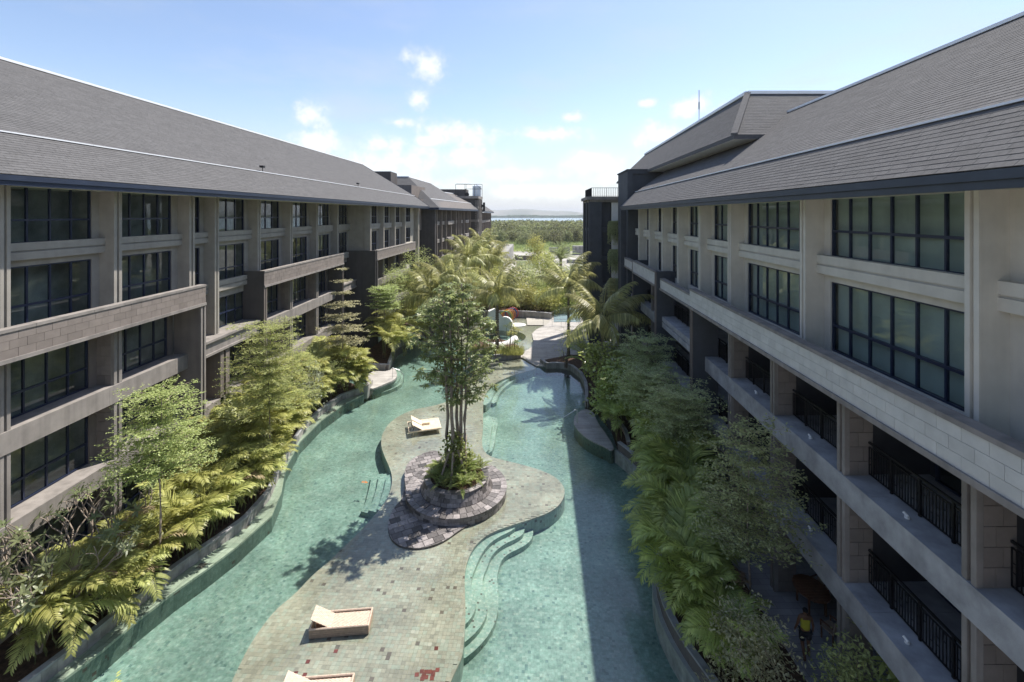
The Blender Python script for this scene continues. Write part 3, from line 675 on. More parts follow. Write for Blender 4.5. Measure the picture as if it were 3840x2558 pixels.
    tag(obj('roof_fan', mb, M['iron']), 'black round fan standing beside the plant room of the far tower', 'fan')
    tag(obj('horn_loudspeaker', MB().box(-6.9,-6.4,108.9,109.2,15.3,17.4).tube([(-7.3,109.1,16.6),(-6.9,109.1,16.6)], [.5,.2], 12), M['iron']), 'black box and horn mounted on the post beside the far tower', 'loudspeaker')
    # end block beyond the tower
    e = empty('hotel_block', (0,0,0), 'last small hotel block with grey roof seen beyond the stair tower', 'building')
    f3 = Fr(-1, 13.0, -.041)
    for u in (117, 121.5, 126.2, 131, 136, 141, 148): pier(f3, e, u, u+.5, 0, 15, v0=-.8, mt='taupe')
    for i, u in enumerate((117.5, 122, 126.7, 131.5, 136.5, 141.5)):
        wallwin(f3, e, u, u+4.2, [(u+.8,u+3.6,a,a+2.1) for a in (13.0,10.0,7.0)], 0, 15, v=-.8, mt='taupe')
        for a in (13.0, 10.0, 7.0): window(f3, e, u+.8, u+3.6, a, a+2.1, -.9, 2, a+.8, panes=False); band(f3, e, u, u+4.2, a-.05, v=.1, vb=-.8, mt='cap')
    f3.part('wall', [(116,150,-9,-1,0,15),(150,150.4,-9,0,0,15)], M['dark'], e)
    re_ = empty('roof', (0,0,0)); re_.parent = e
    shingles(re_, (-6.9,114,15.4), (-6.0,152,15.4), (-10,146,18.2), (-10.5,114,18.2), .4, 1.2)
    obj('fascia', MB().quad((-6.9,114,15.4),(-6.0,152,15.4),(-6.0,152,15.0),(-6.9,114,15.0)).quad((-6.0,152,15.4),(-10,146,18.2),(-14,152,15.4)), M['fascia'], re_)
M['lantern'] = mat('pale_lantern_glass', (.55,.6,.66), .2, .1, .8, spec=.6)
far_left()

# ================================================================ ground, pool and decks
def tilemat(name, size, cols, rot=0.06, dark=.03, rough=.35, mottle=.22, grout=.5, darkc=(.06,.03,.025), gw=.06):
    m = bpy.data.materials.new(name); m.use_nodes = True; nt = m.node_tree; N = nt.nodes.new; L = nt.links.new
    b = nt.nodes['Principled BSDF']; b.inputs['Roughness'].default_value = rough; b.inputs['Specular IOR Level'].default_value = .35
    g = N('ShaderNodeNewGeometry'); mp = N('ShaderNodeMapping'); mp.inputs['Rotation'].default_value = (0,0,rot)
    mp.inputs['Scale'].default_value = (1/size,)*3; mp.inputs['Location'].default_value = (0,0,.37); L(g.outputs['Position'], mp.inputs[0])
    def VM(op, a, bb=None):
        n = N('ShaderNodeVectorMath'); n.operation = op; L(a, n.inputs[0])
        if bb is not None: n.inputs[1].default_value = bb
        return n
    fl = VM('FLOOR', mp.outputs[0]); wn = N('ShaderNodeTexWhiteNoise'); L(fl.outputs[0], wn.inputs['Vector'])
    # neighbouring tiles often come from one piece: mix with a coarser cell
    sc2 = VM('MULTIPLY', mp.outputs[0], (.5,1,1)); f2 = VM('FLOOR', sc2.outputs[0]); w2 = N('ShaderNodeTexWhiteNoise'); L(f2.outputs[0], w2.inputs['Vector'])
    av = N('ShaderNodeMath'); av.operation = 'ADD'; L(wn.outputs['Value'], av.inputs[0]); L(w2.outputs['Value'], av.inputs[1])
    hf = N('ShaderNodeMath'); hf.operation = 'MULTIPLY'; hf.inputs[1].default_value = .5; L(av.outputs[0], hf.inputs[0])
    cr = N('ShaderNodeValToRGB'); e = cr.color_ramp.elements
    while len(e) < len(cols): e.new(.5)
    for i, c in enumerate(cols): e[i].position = i/(len(cols)-1); e[i].color = (*c, 1)
    L(hf.outputs[0], cr.inputs[0])
    w3 = N('ShaderNodeTexWhiteNoise'); ad = VM('ADD', fl.outputs[0], (7.3,2.1,0)); L(ad.outputs[0], w3.inputs['Vector'])
    lt = N('ShaderNodeMath'); lt.operation = 'LESS_THAN'; lt.inputs[1].default_value = dark; L(w3.outputs['Value'], lt.inputs[0])
    ld = N('ShaderNodeMath'); ld.operation = 'MULTIPLY'; ld.inputs[1].default_value = .75; L(lt.outputs[0], ld.inputs[0])
    mx = N('ShaderNodeMix'); mx.data_type = 'RGBA'; L(ld.outputs[0], mx.inputs['Factor']); L(cr.outputs[0], mx.inputs['A']); mx.inputs['B'].default_value = (*darkc, 1)
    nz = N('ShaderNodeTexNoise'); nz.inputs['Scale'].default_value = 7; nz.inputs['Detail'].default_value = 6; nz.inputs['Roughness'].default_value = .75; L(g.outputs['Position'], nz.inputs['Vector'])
    rm = N('ShaderNodeMapRange'); rm.inputs[1].default_value = .32; rm.inputs[2].default_value = .68; rm.inputs[3].default_value = 1-mottle; rm.inputs[4].default_value = 1+mottle; L(nz.outputs['Fac'], rm.inputs[0])  # mottle: stone variation plus the water's granular sparkle, painted into the tile colour
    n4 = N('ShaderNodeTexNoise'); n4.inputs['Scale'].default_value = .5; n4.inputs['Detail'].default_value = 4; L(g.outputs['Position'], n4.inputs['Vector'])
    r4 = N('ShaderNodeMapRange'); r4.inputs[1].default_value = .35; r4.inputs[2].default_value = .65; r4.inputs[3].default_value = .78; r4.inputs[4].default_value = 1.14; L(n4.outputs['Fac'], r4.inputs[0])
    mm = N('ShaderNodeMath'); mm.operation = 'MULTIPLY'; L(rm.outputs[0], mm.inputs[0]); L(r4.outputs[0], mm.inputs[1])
    # grout
    fr_ = VM('FRACTION', mp.outputs[0]); sp = N('ShaderNodeSeparateXYZ'); L(fr_.outputs[0], sp.inputs[0])
    mn = N('ShaderNodeMath'); mn.operation = 'MINIMUM'; L(sp.outputs[0], mn.inputs[0]); L(sp.outputs[1], mn.inputs[1])
    gr = N('ShaderNodeMath'); gr.operation = 'LESS_THAN'; gr.inputs[1].default_value = gw; L(mn.outputs[0], gr.inputs[0])
    g2 = N('ShaderNodeMapRange'); g2.inputs[3].default_value = 1; g2.inputs[4].default_value = 1-grout*.6; L(gr.outputs[0], g2.inputs[0])
    m3 = N('ShaderNodeMath'); m3.operation = 'MULTIPLY'; L(mm.outputs[0], m3.inputs[0]); L(g2.outputs[0], m3.inputs[1])
    hv = N('ShaderNodeHueSaturation'); L(m3.outputs[0], hv.inputs['Value']); L(mx.outputs['Result'], hv.inputs['Color']); L(hv.outputs[0], b.inputs['Base Color'])
    return m
TS = .14
M['plat'] = tilemat('wet_deck_tile', TS, [(.20,.185,.145),(.27,.25,.195),(.32,.29,.225),(.29,.30,.24),(.39,.36,.29)], dark=.014, mottle=.14, grout=.12, darkc=(.08,.05,.04))
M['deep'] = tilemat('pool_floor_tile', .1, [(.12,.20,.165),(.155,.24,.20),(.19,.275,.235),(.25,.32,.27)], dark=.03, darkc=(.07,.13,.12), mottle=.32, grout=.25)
M['deepr'] = tilemat('pool_floor_tile_green', .2, [(.22,.36,.30),(.33,.47,.40),(.42,.54,.48),(.52,.60,.52)], dark=.03, darkc=(.08,.10,.08), mottle=.30, grout=.4)
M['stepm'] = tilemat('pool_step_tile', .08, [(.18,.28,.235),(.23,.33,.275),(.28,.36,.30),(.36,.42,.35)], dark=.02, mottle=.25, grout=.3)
M['wallt'] = tilemat('pool_wall_tile', .12, [(.07,.11,.09),(.095,.14,.115),(.12,.165,.135)], dark=.03, mottle=.25, grout=.3)
M['wallt2'] = tilemat('shelf_wall_tile', .12, [(.16,.23,.20),(.20,.27,.235),(.24,.31,.27)], dark=.03, mottle=.2, grout=.3)
M['edge'] = tilemat('green_edge_stone', .3, [(.26,.31,.24),(.32,.36,.28),(.36,.40,.32)], dark=.02, mottle=.12)

# -- deep floor of the whole pool
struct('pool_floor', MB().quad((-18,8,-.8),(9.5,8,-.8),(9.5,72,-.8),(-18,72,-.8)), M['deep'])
# -- water body
LW = [(-14.47, 14.28), (-14.1, 15.49), (-13.97, 16.27), (-13.71, 17.36), (-13.33, 18.7), (-12.83, 19.92), (-12.35, 21.3), (-12.33, 23.35), (-12.9, 25.47), (-13.47, 28.02), (-13.92, 31.02), (-13.81, 33.16), (-13.27, 35.88), (-12.07, 37.39)]
LE = [(-14.05, 14.23), (-13.66, 15.25), (-13.4, 16.43), (-13.01, 17.63), (-12.48, 18.82), (-12.04, 20.03), (-11.59, 22.13), (-12.07, 24.03), (-12.96, 26.25), (-13.55, 29.24), (-13.47, 32.35), (-12.87, 35.13), (-11.96, 37.06)]
LW2 = [(-11.4, 42.54), (-11.74, 44.73), (-12.08, 46.87), (-12.41, 49.38), (-11.84, 51.91), (-11.39, 54.55), (-11.0, 55.92), (-10.44, 57.99), (-9.65, 59.76)]
RE = [(4.53, 43.53), (5.48, 42.85), (6.06, 40.89), (6.11, 38.67), (5.84, 36.41), (5.48, 34.64)]
RE2 = [(5.45, 29.14), (5.8, 28.9), (6.34, 28.34), (6.76, 27.35), (7.08, 26.2), (7.29, 24.82), (7.24, 23.42), (6.97, 21.78), (6.43, 20.19), (5.91, 19.11), (5.56, 18.2), (5.35, 17.39), (5.28, 16.39), (5.37, 15.56), (5.53, 14.82), (5.71, 14.23)]
def ext(p, q, d):   # extend line p->q beyond q
    v = Vector((q[0]-p[0], q[1]-p[1])).normalized(); return (q[0]+v.x*d, q[1]+v.y*d)
LW = [ext(LW[1], LW[0], 7)]+LW; LE = [ext(LE[1], LE[0], 7)]+LE; RE2 = RE2+[ext(RE2[-2], RE2[-1], 7)]
def watermat():
    m = bpy.data.materials.new('pool_water'); m.use_nodes = True; nt = m.node_tree; nt.nodes.clear(); N = nt.nodes.new; L = nt.links.new
    out = N('ShaderNodeOutputMaterial'); tr = N('ShaderNodeBsdfTransparent'); tr.inputs[0].default_value = (.92,.965,.95,1); gl = N('ShaderNodeBsdfGlossy'); gl.inputs['Roughness'].default_value = .03
    g = N('ShaderNodeNewGeometry')
    n1 = N('ShaderNodeTexNoise'); n1.inputs['Scale'].default_value = 5.5; n1.inputs['Detail'].default_value = 4; n1.inputs['Distortion'].default_value = .6; L(g.outputs['Position'], n1.inputs['Vector'])
    n2 = N('ShaderNodeTexNoise'); n2.inputs['Scale'].default_value = 1.3; n2.inputs['Detail'].default_value = 3; L(g.outputs['Position'], n2.inputs['Vector'])
    ad = N('ShaderNodeMath'); ad.operation = 'ADD'; L(n1.outputs['Fac'], ad.inputs[0]); L(n2.outputs['Fac'], ad.inputs[1])
    bp = N('ShaderNodeBump'); bp.inputs['Strength'].default_value = .15; bp.inputs['Distance'].default_value = .035; L(ad.outputs[0], bp.inputs['Height']); L(bp.outputs[0], gl.inputs['Normal'])
    dt = N('ShaderNodeVectorMath'); dt.operation = 'DOT_PRODUCT'; L(g.outputs['Incoming'], dt.inputs[0]); L(bp.outputs[0], dt.inputs[1])
    ab = N('ShaderNodeMath'); ab.operation = 'ABSOLUTE'; L(dt.outputs['Value'], ab.inputs[0])
    sb_ = N('ShaderNodeMath'); sb_.operation = 'SUBTRACT'; sb_.inputs[0].default_value = 1; sb_.use_clamp = True; L(ab.outputs[0], sb_.inputs[1])
    pw = N('ShaderNodeMath'); pw.operation = 'POWER'; pw.inputs[1].default_value = 5; L(sb_.outputs[0], pw.inputs[0])
    ma = N('ShaderNodeMath'); ma.operation = 'MULTIPLY_ADD'; ma.inputs[1].default_value = .95; ma.inputs[2].default_value = .05; L(pw.outputs[0], ma.inputs[0])
    ms = N('ShaderNodeMixShader'); L(ma.outputs[0], ms.inputs[0]); L(tr.outputs[0], ms.inputs[1]); L(gl.outputs[0], ms.inputs[2]); L(ms.outputs[0], out.inputs[0])
    return m
M['water'] = watermat()
wp = [(-15.6,8)]+[(x-.5,y) for x, y in LW[1:]]+[(-14,40),(-14,70),(4,70),(4.2,47)]+[(x+.3,y) for x, y in RE]+[(6.9,36),(7.2,30)]+[(x+.12,y) for x, y in RE2[2:]][:-1]+[(6.6,8)]
struct('pool_water', MB().prism(wp, -1.5, 0), M['water'])

# -- submerged sun shelf (platform) with steps
PLAT = [(-8.73, 14.23), (-8.87, 15.31), (-8.85, 16.11), (-8.72, 16.92), (-8.32, 17.63), (-8.06, 18.54), (-7.72, 19.2), (-7.4, 20.03), (-7.05, 20.91), (-6.8, 21.69), (-6.55, 22.57), (-6.39, 23.53), (-6.44, 24.55), (-6.67, 25.55), (-7.1, 26.53), (-7.64, 27.56), (-8.09, 28.5), (-8.44, 29.51), (-8.65, 30.68), (-8.58, 32.14), (-8.12, 33.34), (-7.39, 34.26), (-6.51, 34.69), (-5.72, 35.13), (-4.86, 35.88), (-4.05, 37.62), (-3.67, 39.9), (-3.61, 41.92), (-3.8, 44.14), (-3.89, 46.19)]
PLATR = [(1.09, 47.06), (1.82, 44.78), (2.51, 43.53), (0.74, 42.2), (-0.8, 40.69), (-1.69, 39.21), (-2.14, 37.56), (-2.25, 35.83), (-2.13, 33.89), (-1.96, 31.18), (-1.97, 29.69), (-1.78, 28.34), (-1.32, 27.59), (-0.28, 27.11), (0.71, 26.67), (1.55, 26.2), (2.36, 25.55), (2.76, 24.74), (2.79, 23.98), (2.46, 23.11), (1.87, 22.45), (1.0, 21.97), (0.08, 21.56), (-0.91, 21.05), (-1.45, 20.49), (-1.78, 19.84), (-1.92, 18.99), (-1.9, 18.32), (-1.8, 17.6), (-1.68, 16.65), (-1.64, 15.8), (-1.63, 15.12), (-1.79, 14.69), (-1.94, 14.23)]
PLP = [ext(PLAT[1], PLAT[0], 5)]+PLAT+PLATR+[ext(PLATR[-2], PLATR[-1], 5)]
def smooth(poly, it=1, closed=True):
    for _ in range(it):
        o = []
        n = len(poly)
        for i in range(n if closed else n-1):
            a, b = poly[i], poly[(i+1) % n]
            o += [(a[0]*.75+b[0]*.25, a[1]*.75+b[1]*.25), (a[0]*.25+b[0]*.75, a[1]*.25+b[1]*.75)]
        if not closed: o = [poly[0]]+o+[poly[-1]]
        poly = o
    return poly
PLS = smooth(PLP, 2)
plat = struct('sun_shelf', MB().prism(PLS, -.13, -.062), M['plat']); struct('pool_wall', MB().prism(PLS, -1.3, -.131), M['wallt2'])
def inside(p, poly):
    x, y = p; c = False; n = len(poly); j = n-1
    for i in range(n):
        xi, yi = poly[i]; xj, yj = poly[j]
        if (yi > y) != (yj > y) and x < (xj-xi)*(y-yi)/(yj-yi)+xi: c = not c
        j = i
    return c
def tile_cover(par, poly, ymax, z, h, size, rot, mt, maxn=300, name='tile'):
    """square tiles laid in the grid of the tile material; nearest ones singly"""
    ca, sa = math.cos(-rot), math.sin(-rot); out = []
    xs = [p[0] for p in poly]; ys = [p[1] for p in poly]
    for i in range(int(min(xs)/size)-6, int(max(xs)/size)+12):
        for j in range(int(min(ys)/size)-8, int(ymax/size)+8):
            cx, cy = (i+.5+.03)*size, (j+.5+.03)*size
            x, y = cx*ca-cy*sa, cx*sa+cy*ca
            if y > ymax or y < 13.2 or not inside((x, y), poly): continue
            if all(inside((x+dx*size*.45, y+dy*size*.45), poly) for dx, dy in ((1,1),(-1,1),(1,-1),(-1,-1))): out.append((x, y))
    out.sort(key=lambda p: p[1]+.02*abs(p[0]) if abs(p[0])/p[1] < 1.1 else 99)
    def sq(mb, x, y, o=(0,0), dz=0):
        k = size*.488; b = len(mb.v)
        for zz in (z, z+h+dz):
            for dx, dy in ((-k,-k),(k,-k),(k,k),(-k,k)): mb.v.append((x+dx*ca-dy*sa-o[0], y+dx*sa+dy*ca-o[1], zz))
        mb.f += [(b+4,b+5,b+6,b+7),(b,b+1,b+5,b+4),(b+1,b+2,b+6,b+5),(b+2,b+3,b+7,b+6),(b+3,b,b+4,b+7)]
    m1 = MB(); sq(m1, 0, 0); mesh1 = m1.mesh(name, mt)
    for (x, y) in out[:maxn]: put(name, mesh1, par, (x, y, .002*random.random()))
    mb = MB()
    for (x, y) in out[maxn:]: sq(mb, x, y, dz=.003*random.random())
    if mb.v: tag(obj(name, mb, mt, par), kind='stuff')
tile_cover(plat, PLS, 23.0, -.061, .018, TS, .06, M['plat'])
ST1 = [(0.21, 21.89), (0.19, 21.55), (-0.13, 21.24), (-0.54, 20.97), (-0.94, 20.59), (-1.2, 20.17), (-1.4, 19.64), (-1.5, 19.23), (-1.63, 18.66), (-1.62, 18.12), (-1.53, 17.74), (-1.35, 17.35), (-1.37, 17.03), (-1.53, 16.63), (-1.76, 16.37), (-2.17, 16.26), (-2.53, 18.12), (-2.71, 21.16), (-0.91, 22.47)]
ST2 = [(0.62, 21.97), (0.59, 21.62), (0.46, 21.28), (0.08, 20.99), (-0.33, 20.73), (-0.72, 20.31), (-0.94, 19.88), (-1.03, 19.46), (-1.19, 18.89), (-1.19, 18.35), (-1.01, 17.76), (-0.9, 17.23), (-1.08, 16.64), (-1.38, 16.22), (-1.71, 15.9), (-2.12, 15.85), (-2.56, 18.35), (-2.74, 21.42), (-0.93, 22.75)]
ST3 = [(1.03, 22.18), (0.98, 21.44), (0.7, 20.99), (0.29, 20.68), (-0.12, 20.43), (-0.4, 20.11), (-0.53, 19.77), (-0.64, 19.05), (-0.53, 18.19), (-0.54, 17.21), (-0.79, 16.51), (-1.2, 15.94), (-1.67, 15.52), (-2.07, 15.47), (-2.59, 18.58), (-2.77, 21.69), (-0.94, 23.04)]
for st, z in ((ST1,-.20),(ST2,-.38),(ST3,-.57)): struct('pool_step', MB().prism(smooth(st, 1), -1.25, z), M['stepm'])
SL1 = [(-6.75, 26.22), (-7.05, 25.79), (-6.88, 24.68), (-6.78, 23.66), (-6.73, 22.89), (-5.67, 22.4), (-6.07, 25.9)]
SL2 = [(-6.84, 26.54), (-7.6, 26.17), (-7.37, 24.98), (-7.24, 23.86), (-7.22, 23.09), (-5.69, 22.52), (-6.14, 26.22)]
SL3 = [(-6.92, 26.88), (-8.11, 26.51), (-7.87, 25.3), (-7.68, 24.08), (-7.68, 23.3), (-5.73, 22.64), (-6.22, 26.55)]
for st, z in ((SL1,-.20),(SL2,-.38),(SL3,-.57)): struct('pool_step', MB().prism(st, -1.25, z), M['deep'])
SR1 = [(-1.48, 38.14), (-1.03, 39.57), (-0.38, 41.0), (0.56, 42.64), (1.3, 43.82), (0.08, 44.31), (-2.03, 40.68), (-2.37, 36.57), (-2.16, 35.27), (-1.68, 36.23)]
SR2 = [(-1.13, 38.24), (-0.63, 39.84), (-0.07, 40.95), (0.71, 42.46), (1.32, 44.56), (0.09, 45.06), (-2.07, 41.37), (-2.14, 37.19), (-1.27, 36.19)]
SR4 = [(-1.56, 33.77), (-1.32, 32.4), (-1.45, 31.25), (-1.43, 29.73), (-1.48, 28.46), (-2.06, 28.46), (-2.22, 33.21)]
SR5 = [(-1.13, 34.05), (-0.98, 32.95), (-1.12, 31.78), (-1.12, 30.24), (-1.33, 28.73), (-2.09, 28.94), (-2.25, 33.77)]
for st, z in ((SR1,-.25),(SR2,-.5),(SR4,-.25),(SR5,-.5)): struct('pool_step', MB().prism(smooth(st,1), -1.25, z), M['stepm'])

# -- round stone planter in the shelf
pl = empty('round_planter', (-2.87,23.85,0), 'round dark stone planter with a ring bench in the middle of the pool', 'planter')
def ringblock(r0, r1, z0, z1, a0, a1, tr=0.0, n=2):
    """a wedge-shaped block; tr: outward lean of the top"""
    mb = MB(); b = 0
    pts = []
    for z, k in ((z0, 0), (z1, tr)):
        for r in (r0, r1):
            for i in range(n+1):
                a = a0+(a1-a0)*i/n; pts.append(((r+k)*math.cos(a), (r+k)*math.sin(a), z))
    mb.v = pts; m = n+1
    I = lambda lz, lr, i: lz*2*m+lr*m+i
    for i in range(n):
        mb.f += [(I(0,1,i),I(0,1,i+1),I(1,1,i+1),I(1,1,i)), (I(1,0,i),I(1,1,i),I(1,1,i+1),I(1,0,i+1)), (I(0,0,i+1),I(0,0,i),I(1,0,i),I(1,0,i+1))]
    mb.f += [(I(0,0,0),I(0,1,0),I(1,1,0),I(1,0,0)), (I(0,1,n),I(0,0,n),I(1,0,n),I(1,1,n))]
    return mb
def ring(par, r0, r1, z0, z1, n, off=0, tr=0.0, name='stone_block', mt='darkstone', j=.012, jit=.004):
    st = 2*math.pi/n; me = ringblock(r0+j, r1, z0+j, z1, j/r1, st-j/r1, tr).mesh(name, M[mt])
    for i in range(n): put(name, me, par, (0,0,jit*random.random()), (0,0,off+i*st))
def cylcore(par, r, z0, z1, rt=None, name='core'):
    n = 48; rt = rt or r; mb = MB()
    mb.v = [(r*math.cos(6.2832*i/n), r*math.sin(6.2832*i/n), z0) for i in range(n)]+[(rt*math.cos(6.2832*i/n), rt*math.sin(6.2832*i/n), z1) for i in range(n)]
    mb.f = [(i,(i+1)%n,n+(i+1)%n,n+i) for i in range(n)]+[tuple(range(n,2*n))]
    return obj(name, mb, M['joint'], par)
cylcore(pl, 2.55, -.06, .33)
ring(pl, 2.50, 2.58, -.04, .17, 44, .03); ring(pl, 2.50, 2.58, .17, .335, 44, .10)
ring(pl, 2.28, 2.60, .335, .40, 48, .05); ring(pl, 1.84, 2.28, .335, .398, 40, .02)
cylcore(pl, 1.80, .3, .93, 1.58)
for k, (n, o) in enumerate(((36,.02),(36,.09),(34,.05))):
    z0 = .40+k*.17; ring(pl, 1.76-k*.075, 1.84-k*.075, z0, z0+.17, n, o, tr=-.07)
ring(pl, 1.34, 1.66, .91, .97, 34, .04)
obj('soil', MB().prism([(1.4*math.cos(6.283*i/24),1.4*math.sin(6.283*i/24)) for i in range(24)], .8, .94), M['soil'], pl)
# tongue of the bench towards the back and the low paved apron in front
def paved(par, poly, z0, z1, size, rot, name, mt='darkstone', org=(0,0)):
    xs = [p[0] for p in poly]; ys = [p[1] for p in poly]; ca, sa = math.cos(rot), math.sin(rot)
    P = [(x-org[0], y-org[1]) for x, y in poly]
    obj('core', MB().prism(P, z0, z1-.03), M['joint'], par)
    cx, cy = sum(xs)/len(xs), sum(ys)/len(ys)
    def clip(pg, a, b, c, keep):     # keep a*x+b*y<=c
        o = []
        for i in range(len(pg)):
            p, q = pg[i-1], pg[i]; dp = a*p[0]+b*p[1]-c; dq = a*q[0]+b*q[1]-c
            if (dp <= 0) != (dq <= 0):
                t = dp/(dp-dq); o.append((p[0]+(q[0]-p[0])*t, p[1]+(q[1]-p[1])*t))
            if dq <= 0: o.append(q)
        return o
    for i in range(-20, 21):
        for j in range(-20, 21):
            u0, v0 = i*size*1.3+(j % 2)*size*.5, j*size
            g_ = .012
            pg = poly
            for (a, b, c) in ((ca,sa,u0+size*1.3-g_+ca*cx+sa*cy),(-ca,-sa,-(u0+g_)-ca*cx-sa*cy),(-sa,ca,v0+size-g_-sa*cx+ca*cy),(sa,-ca,-(v0+g_)+sa*cx-ca*cy)):
                pg = clip(pg, a, b, c, True)
                if len(pg) < 3: break
            if len(pg) < 3: continue
            ar = abs(sum(pg[k-1][0]*pg[k][1]-pg[k][0]*pg[k-1][1] for k in range(len(pg)))/2)
            if ar < .006: continue
            obj(name, MB().prism([(x-org[0], y-org[1]) for x, y in pg], z1-.031, z1+.004*random.random(), False), M[mt], par)
TONG = [(-5.63, 24.13), (-5.81, 24.8), (-5.94, 25.51), (-5.92, 26.07), (-5.76, 26.51), (-5.39, 27.01), (-5.03, 27.35), (-4.62, 27.5), (-4.16, 27.32), (-3.85, 25.33), (-4.63, 24.13), (-5.25, 23.5), (-5.41, 23.5)]
APR = [(-5.72, 24.23), (-5.63, 23.61), (-5.63, 23.16), (-5.77, 22.83), (-5.85, 22.28), (-5.84, 21.65), (-5.71, 21.09), (-5.43, 20.52), (-5.15, 20.21), (-4.82, 19.99), (-4.36, 19.87), (-3.89, 19.9), (-3.37, 20.07), (-2.94, 20.38), (-2.59, 20.79), (-2.22, 21.21), (-1.87, 21.52), (-1.88, 22.17), (-3.87, 23.61), (-5.52, 24.72)]
org = (-2.87,23.85)

paved(pl, smooth(TONG,1), -.1, .385, .34, .4, 'stone_block', org=org)
paved(pl, smooth(APR,1), -.2, .05, .36, .5, 'stone_block', org=org)

# -- islands, decks, beds
ISL = [(-3.89, 45.85), (-3.21, 45.26), (-2.34, 45.18), (-1.01, 45.68), (0.0, 46.01), (0.92, 46.53)]
ISLB = [(1.01, 48.24), (0.15, 50.38), (-1.2, 51.74), (-3.02, 51.96), (-4.34, 51.42), (-4.28, 48.43)]
island = tag(empty('island_planter', (0,0,0)), 'curved weathered concrete planter with coconut palm and flowering grasses in mid pool', 'planter')
def wall_line(par, pts, h, th=.22, z0=-.05, blk=.42, mt='greystone', cap='slab', sgn=1, rows=1, name='stone_block', capped=True, z0core=-1.3):
    """low wall along a polyline, built of blocks in a loop (a core keeps it solid)"""
    pts = [Vector((x, y, 0)) for x, y in pts]; Ls = [0]
    for i in range(1, len(pts)): Ls.append(Ls[-1]+(pts[i]-pts[i-1]).length)
    def at(s):
        for i in range(1, len(pts)):
            if s <= Ls[i] or i == len(pts)-1:
                t = (s-Ls[i-1])/(Ls[i]-Ls[i-1]); return pts[i-1].lerp(pts[i], t), (pts[i]-pts[i-1]).normalized()
    n = max(1, int(Ls[-1]/blk)); core = MB()
    for i in range(n):
        a, da = at(Ls[-1]*i/n); b, db = at(Ls[-1]*(i+1)/n); d = (b-a).normalized(); nr = Vector((-d.y, d.x, 0))*sgn
        an, bn = Vector((-da.y, da.x, 0))*sgn, Vector((-db.y, db.x, 0))*sgn
        for r in range(rows):
            za = z0+(h-z0-.07)*r/rows; zb = z0+(h-z0-.07)*(r+1)/rows
            e = d*.006; j = .012*random.random()
            q = [a+e-nr*j, b-e-nr*j, b-e+nr*.05, a+e+nr*.05]
            if rows > 1 and r % 2: q = [x+d*blk*.5 for x in q] if i < n-1 else q
            obj(name, MB().prism([(v.x, v.y) for v in q], za+.005, zb-.005), M[mt], par)
        q = [a+nr*.03, b+nr*.03, b+nr*(th-.02), a+nr*(th-.02)]
        b0 = len(core.v); core.prism([(v.x, v.y) for v in q], z0core, h-.072)
        if capped and i % 2 == 0:
            b2, db2 = at(min(Ls[-1], Ls[-1]*(i+2)/n)); dn = Vector((-db2.y, db2.x, 0))*sgn
            q = [a-an*.03+d*.004, b-nr*.03, b2-dn*.03-db2*.004, b2+dn*th-db2*.004, b+nr*th, a+an*th+d*.004]
            obj('coping_stone', MB().prism([(v.x, v.y) for v in q], h-.07, h+.003*random.random()), M[cap], par)
    obj('wall_core', core, M['joint'], par)
wall_line(island, ISL, .62, .25, sgn=1, blk=.5, mt='concrete')
wall_line(island, [ISL[-1]]+ISLB[:1], .62, .25, sgn=1, blk=.5, mt='concrete')
obj('soil', MB().prism(ISL+ISLB, -1.3, .45), M['soil'], island)
# shallow splash area behind the island with a round deeper pool
SPL = [(1.0, 47.89), (1.83, 49.22), (2.26, 50.49), (2.45, 52.66), (2.42, 54.12), (2.45, 55.66), (2.99, 57.46), (4.06, 59.38), (4.79, 60.86), (5.23, 62.81), (5.38, 63.47), (3.34, 64.13), (0.49, 65.12), (-2.13, 65.55), (-4.38, 65.77), (-7.79, 65.77), (-7.01, 55.66), (-5.13, 49.47), (-4.29, 47.54)]
ccx, ccy, ccr = -1.9, 54.7, 3.55
def half(poly, cx, sgn):      # part of poly on one side of x = cx
    o = []
    for k in range(len(poly)):
        p, q = poly[k-1], poly[k]; dp, dq = sgn*(p[0]-cx), sgn*(q[0]-cx)
        if (dp <= 0) != (dq <= 0): t = dp/(dp-dq); o.append((cx, p[1]+(q[1]-p[1])*t))
        if dq <= 0: o.append(q)
    return o
for sg in (1, -1):
    h_ = half(SPL, ccx, sg); n = len(h_)
    for k in range(n):
        p, q = h_[k], h_[(k+1) % n]
        if abs(p[0]-ccx) < 1e-6 and abs(q[0]-ccx) < 1e-6 and abs(p[1]-q[1]) > 5:
            arc = [(ccx-sg*ccr*math.cos(a), ccy+ccr*math.sin(a)) for a in [math.pi*(-.5+m/20) for m in range(21)]]
            if p[1] > q[1]: arc = arc[::-1]
            h_ = h_[:k+1]+arc+h_[k+1:]; break
    struct('splash_floor', MB().prism(h_, -1.3, -.06), M['plat'])
DKP = [(1.0, 47.89), (1.83, 49.22), (2.26, 50.49), (2.45, 52.66), (2.42, 54.12), (2.45, 55.66), (2.99, 57.46), (4.06, 59.38), (4.79, 60.86), (5.23, 62.81), (5.53, 64.39), (5.59, 67.13), (5.31, 70.01), (9.88, 70.01), (10.08, 59.02), (7.4, 45.34), (6.03, 45.13), (4.96, 44.51), (4.55, 43.72), (3.31, 43.64), (2.28, 43.79), (1.67, 44.92), (1.14, 46.09), (0.63, 46.63)]
M['deckb'] = tilemat('deck_boards', .5, [(.46,.43,.39),(.54,.50,.45),(.60,.56,.5)], rot=0, dark=0, mottle=.2, grout=.3)
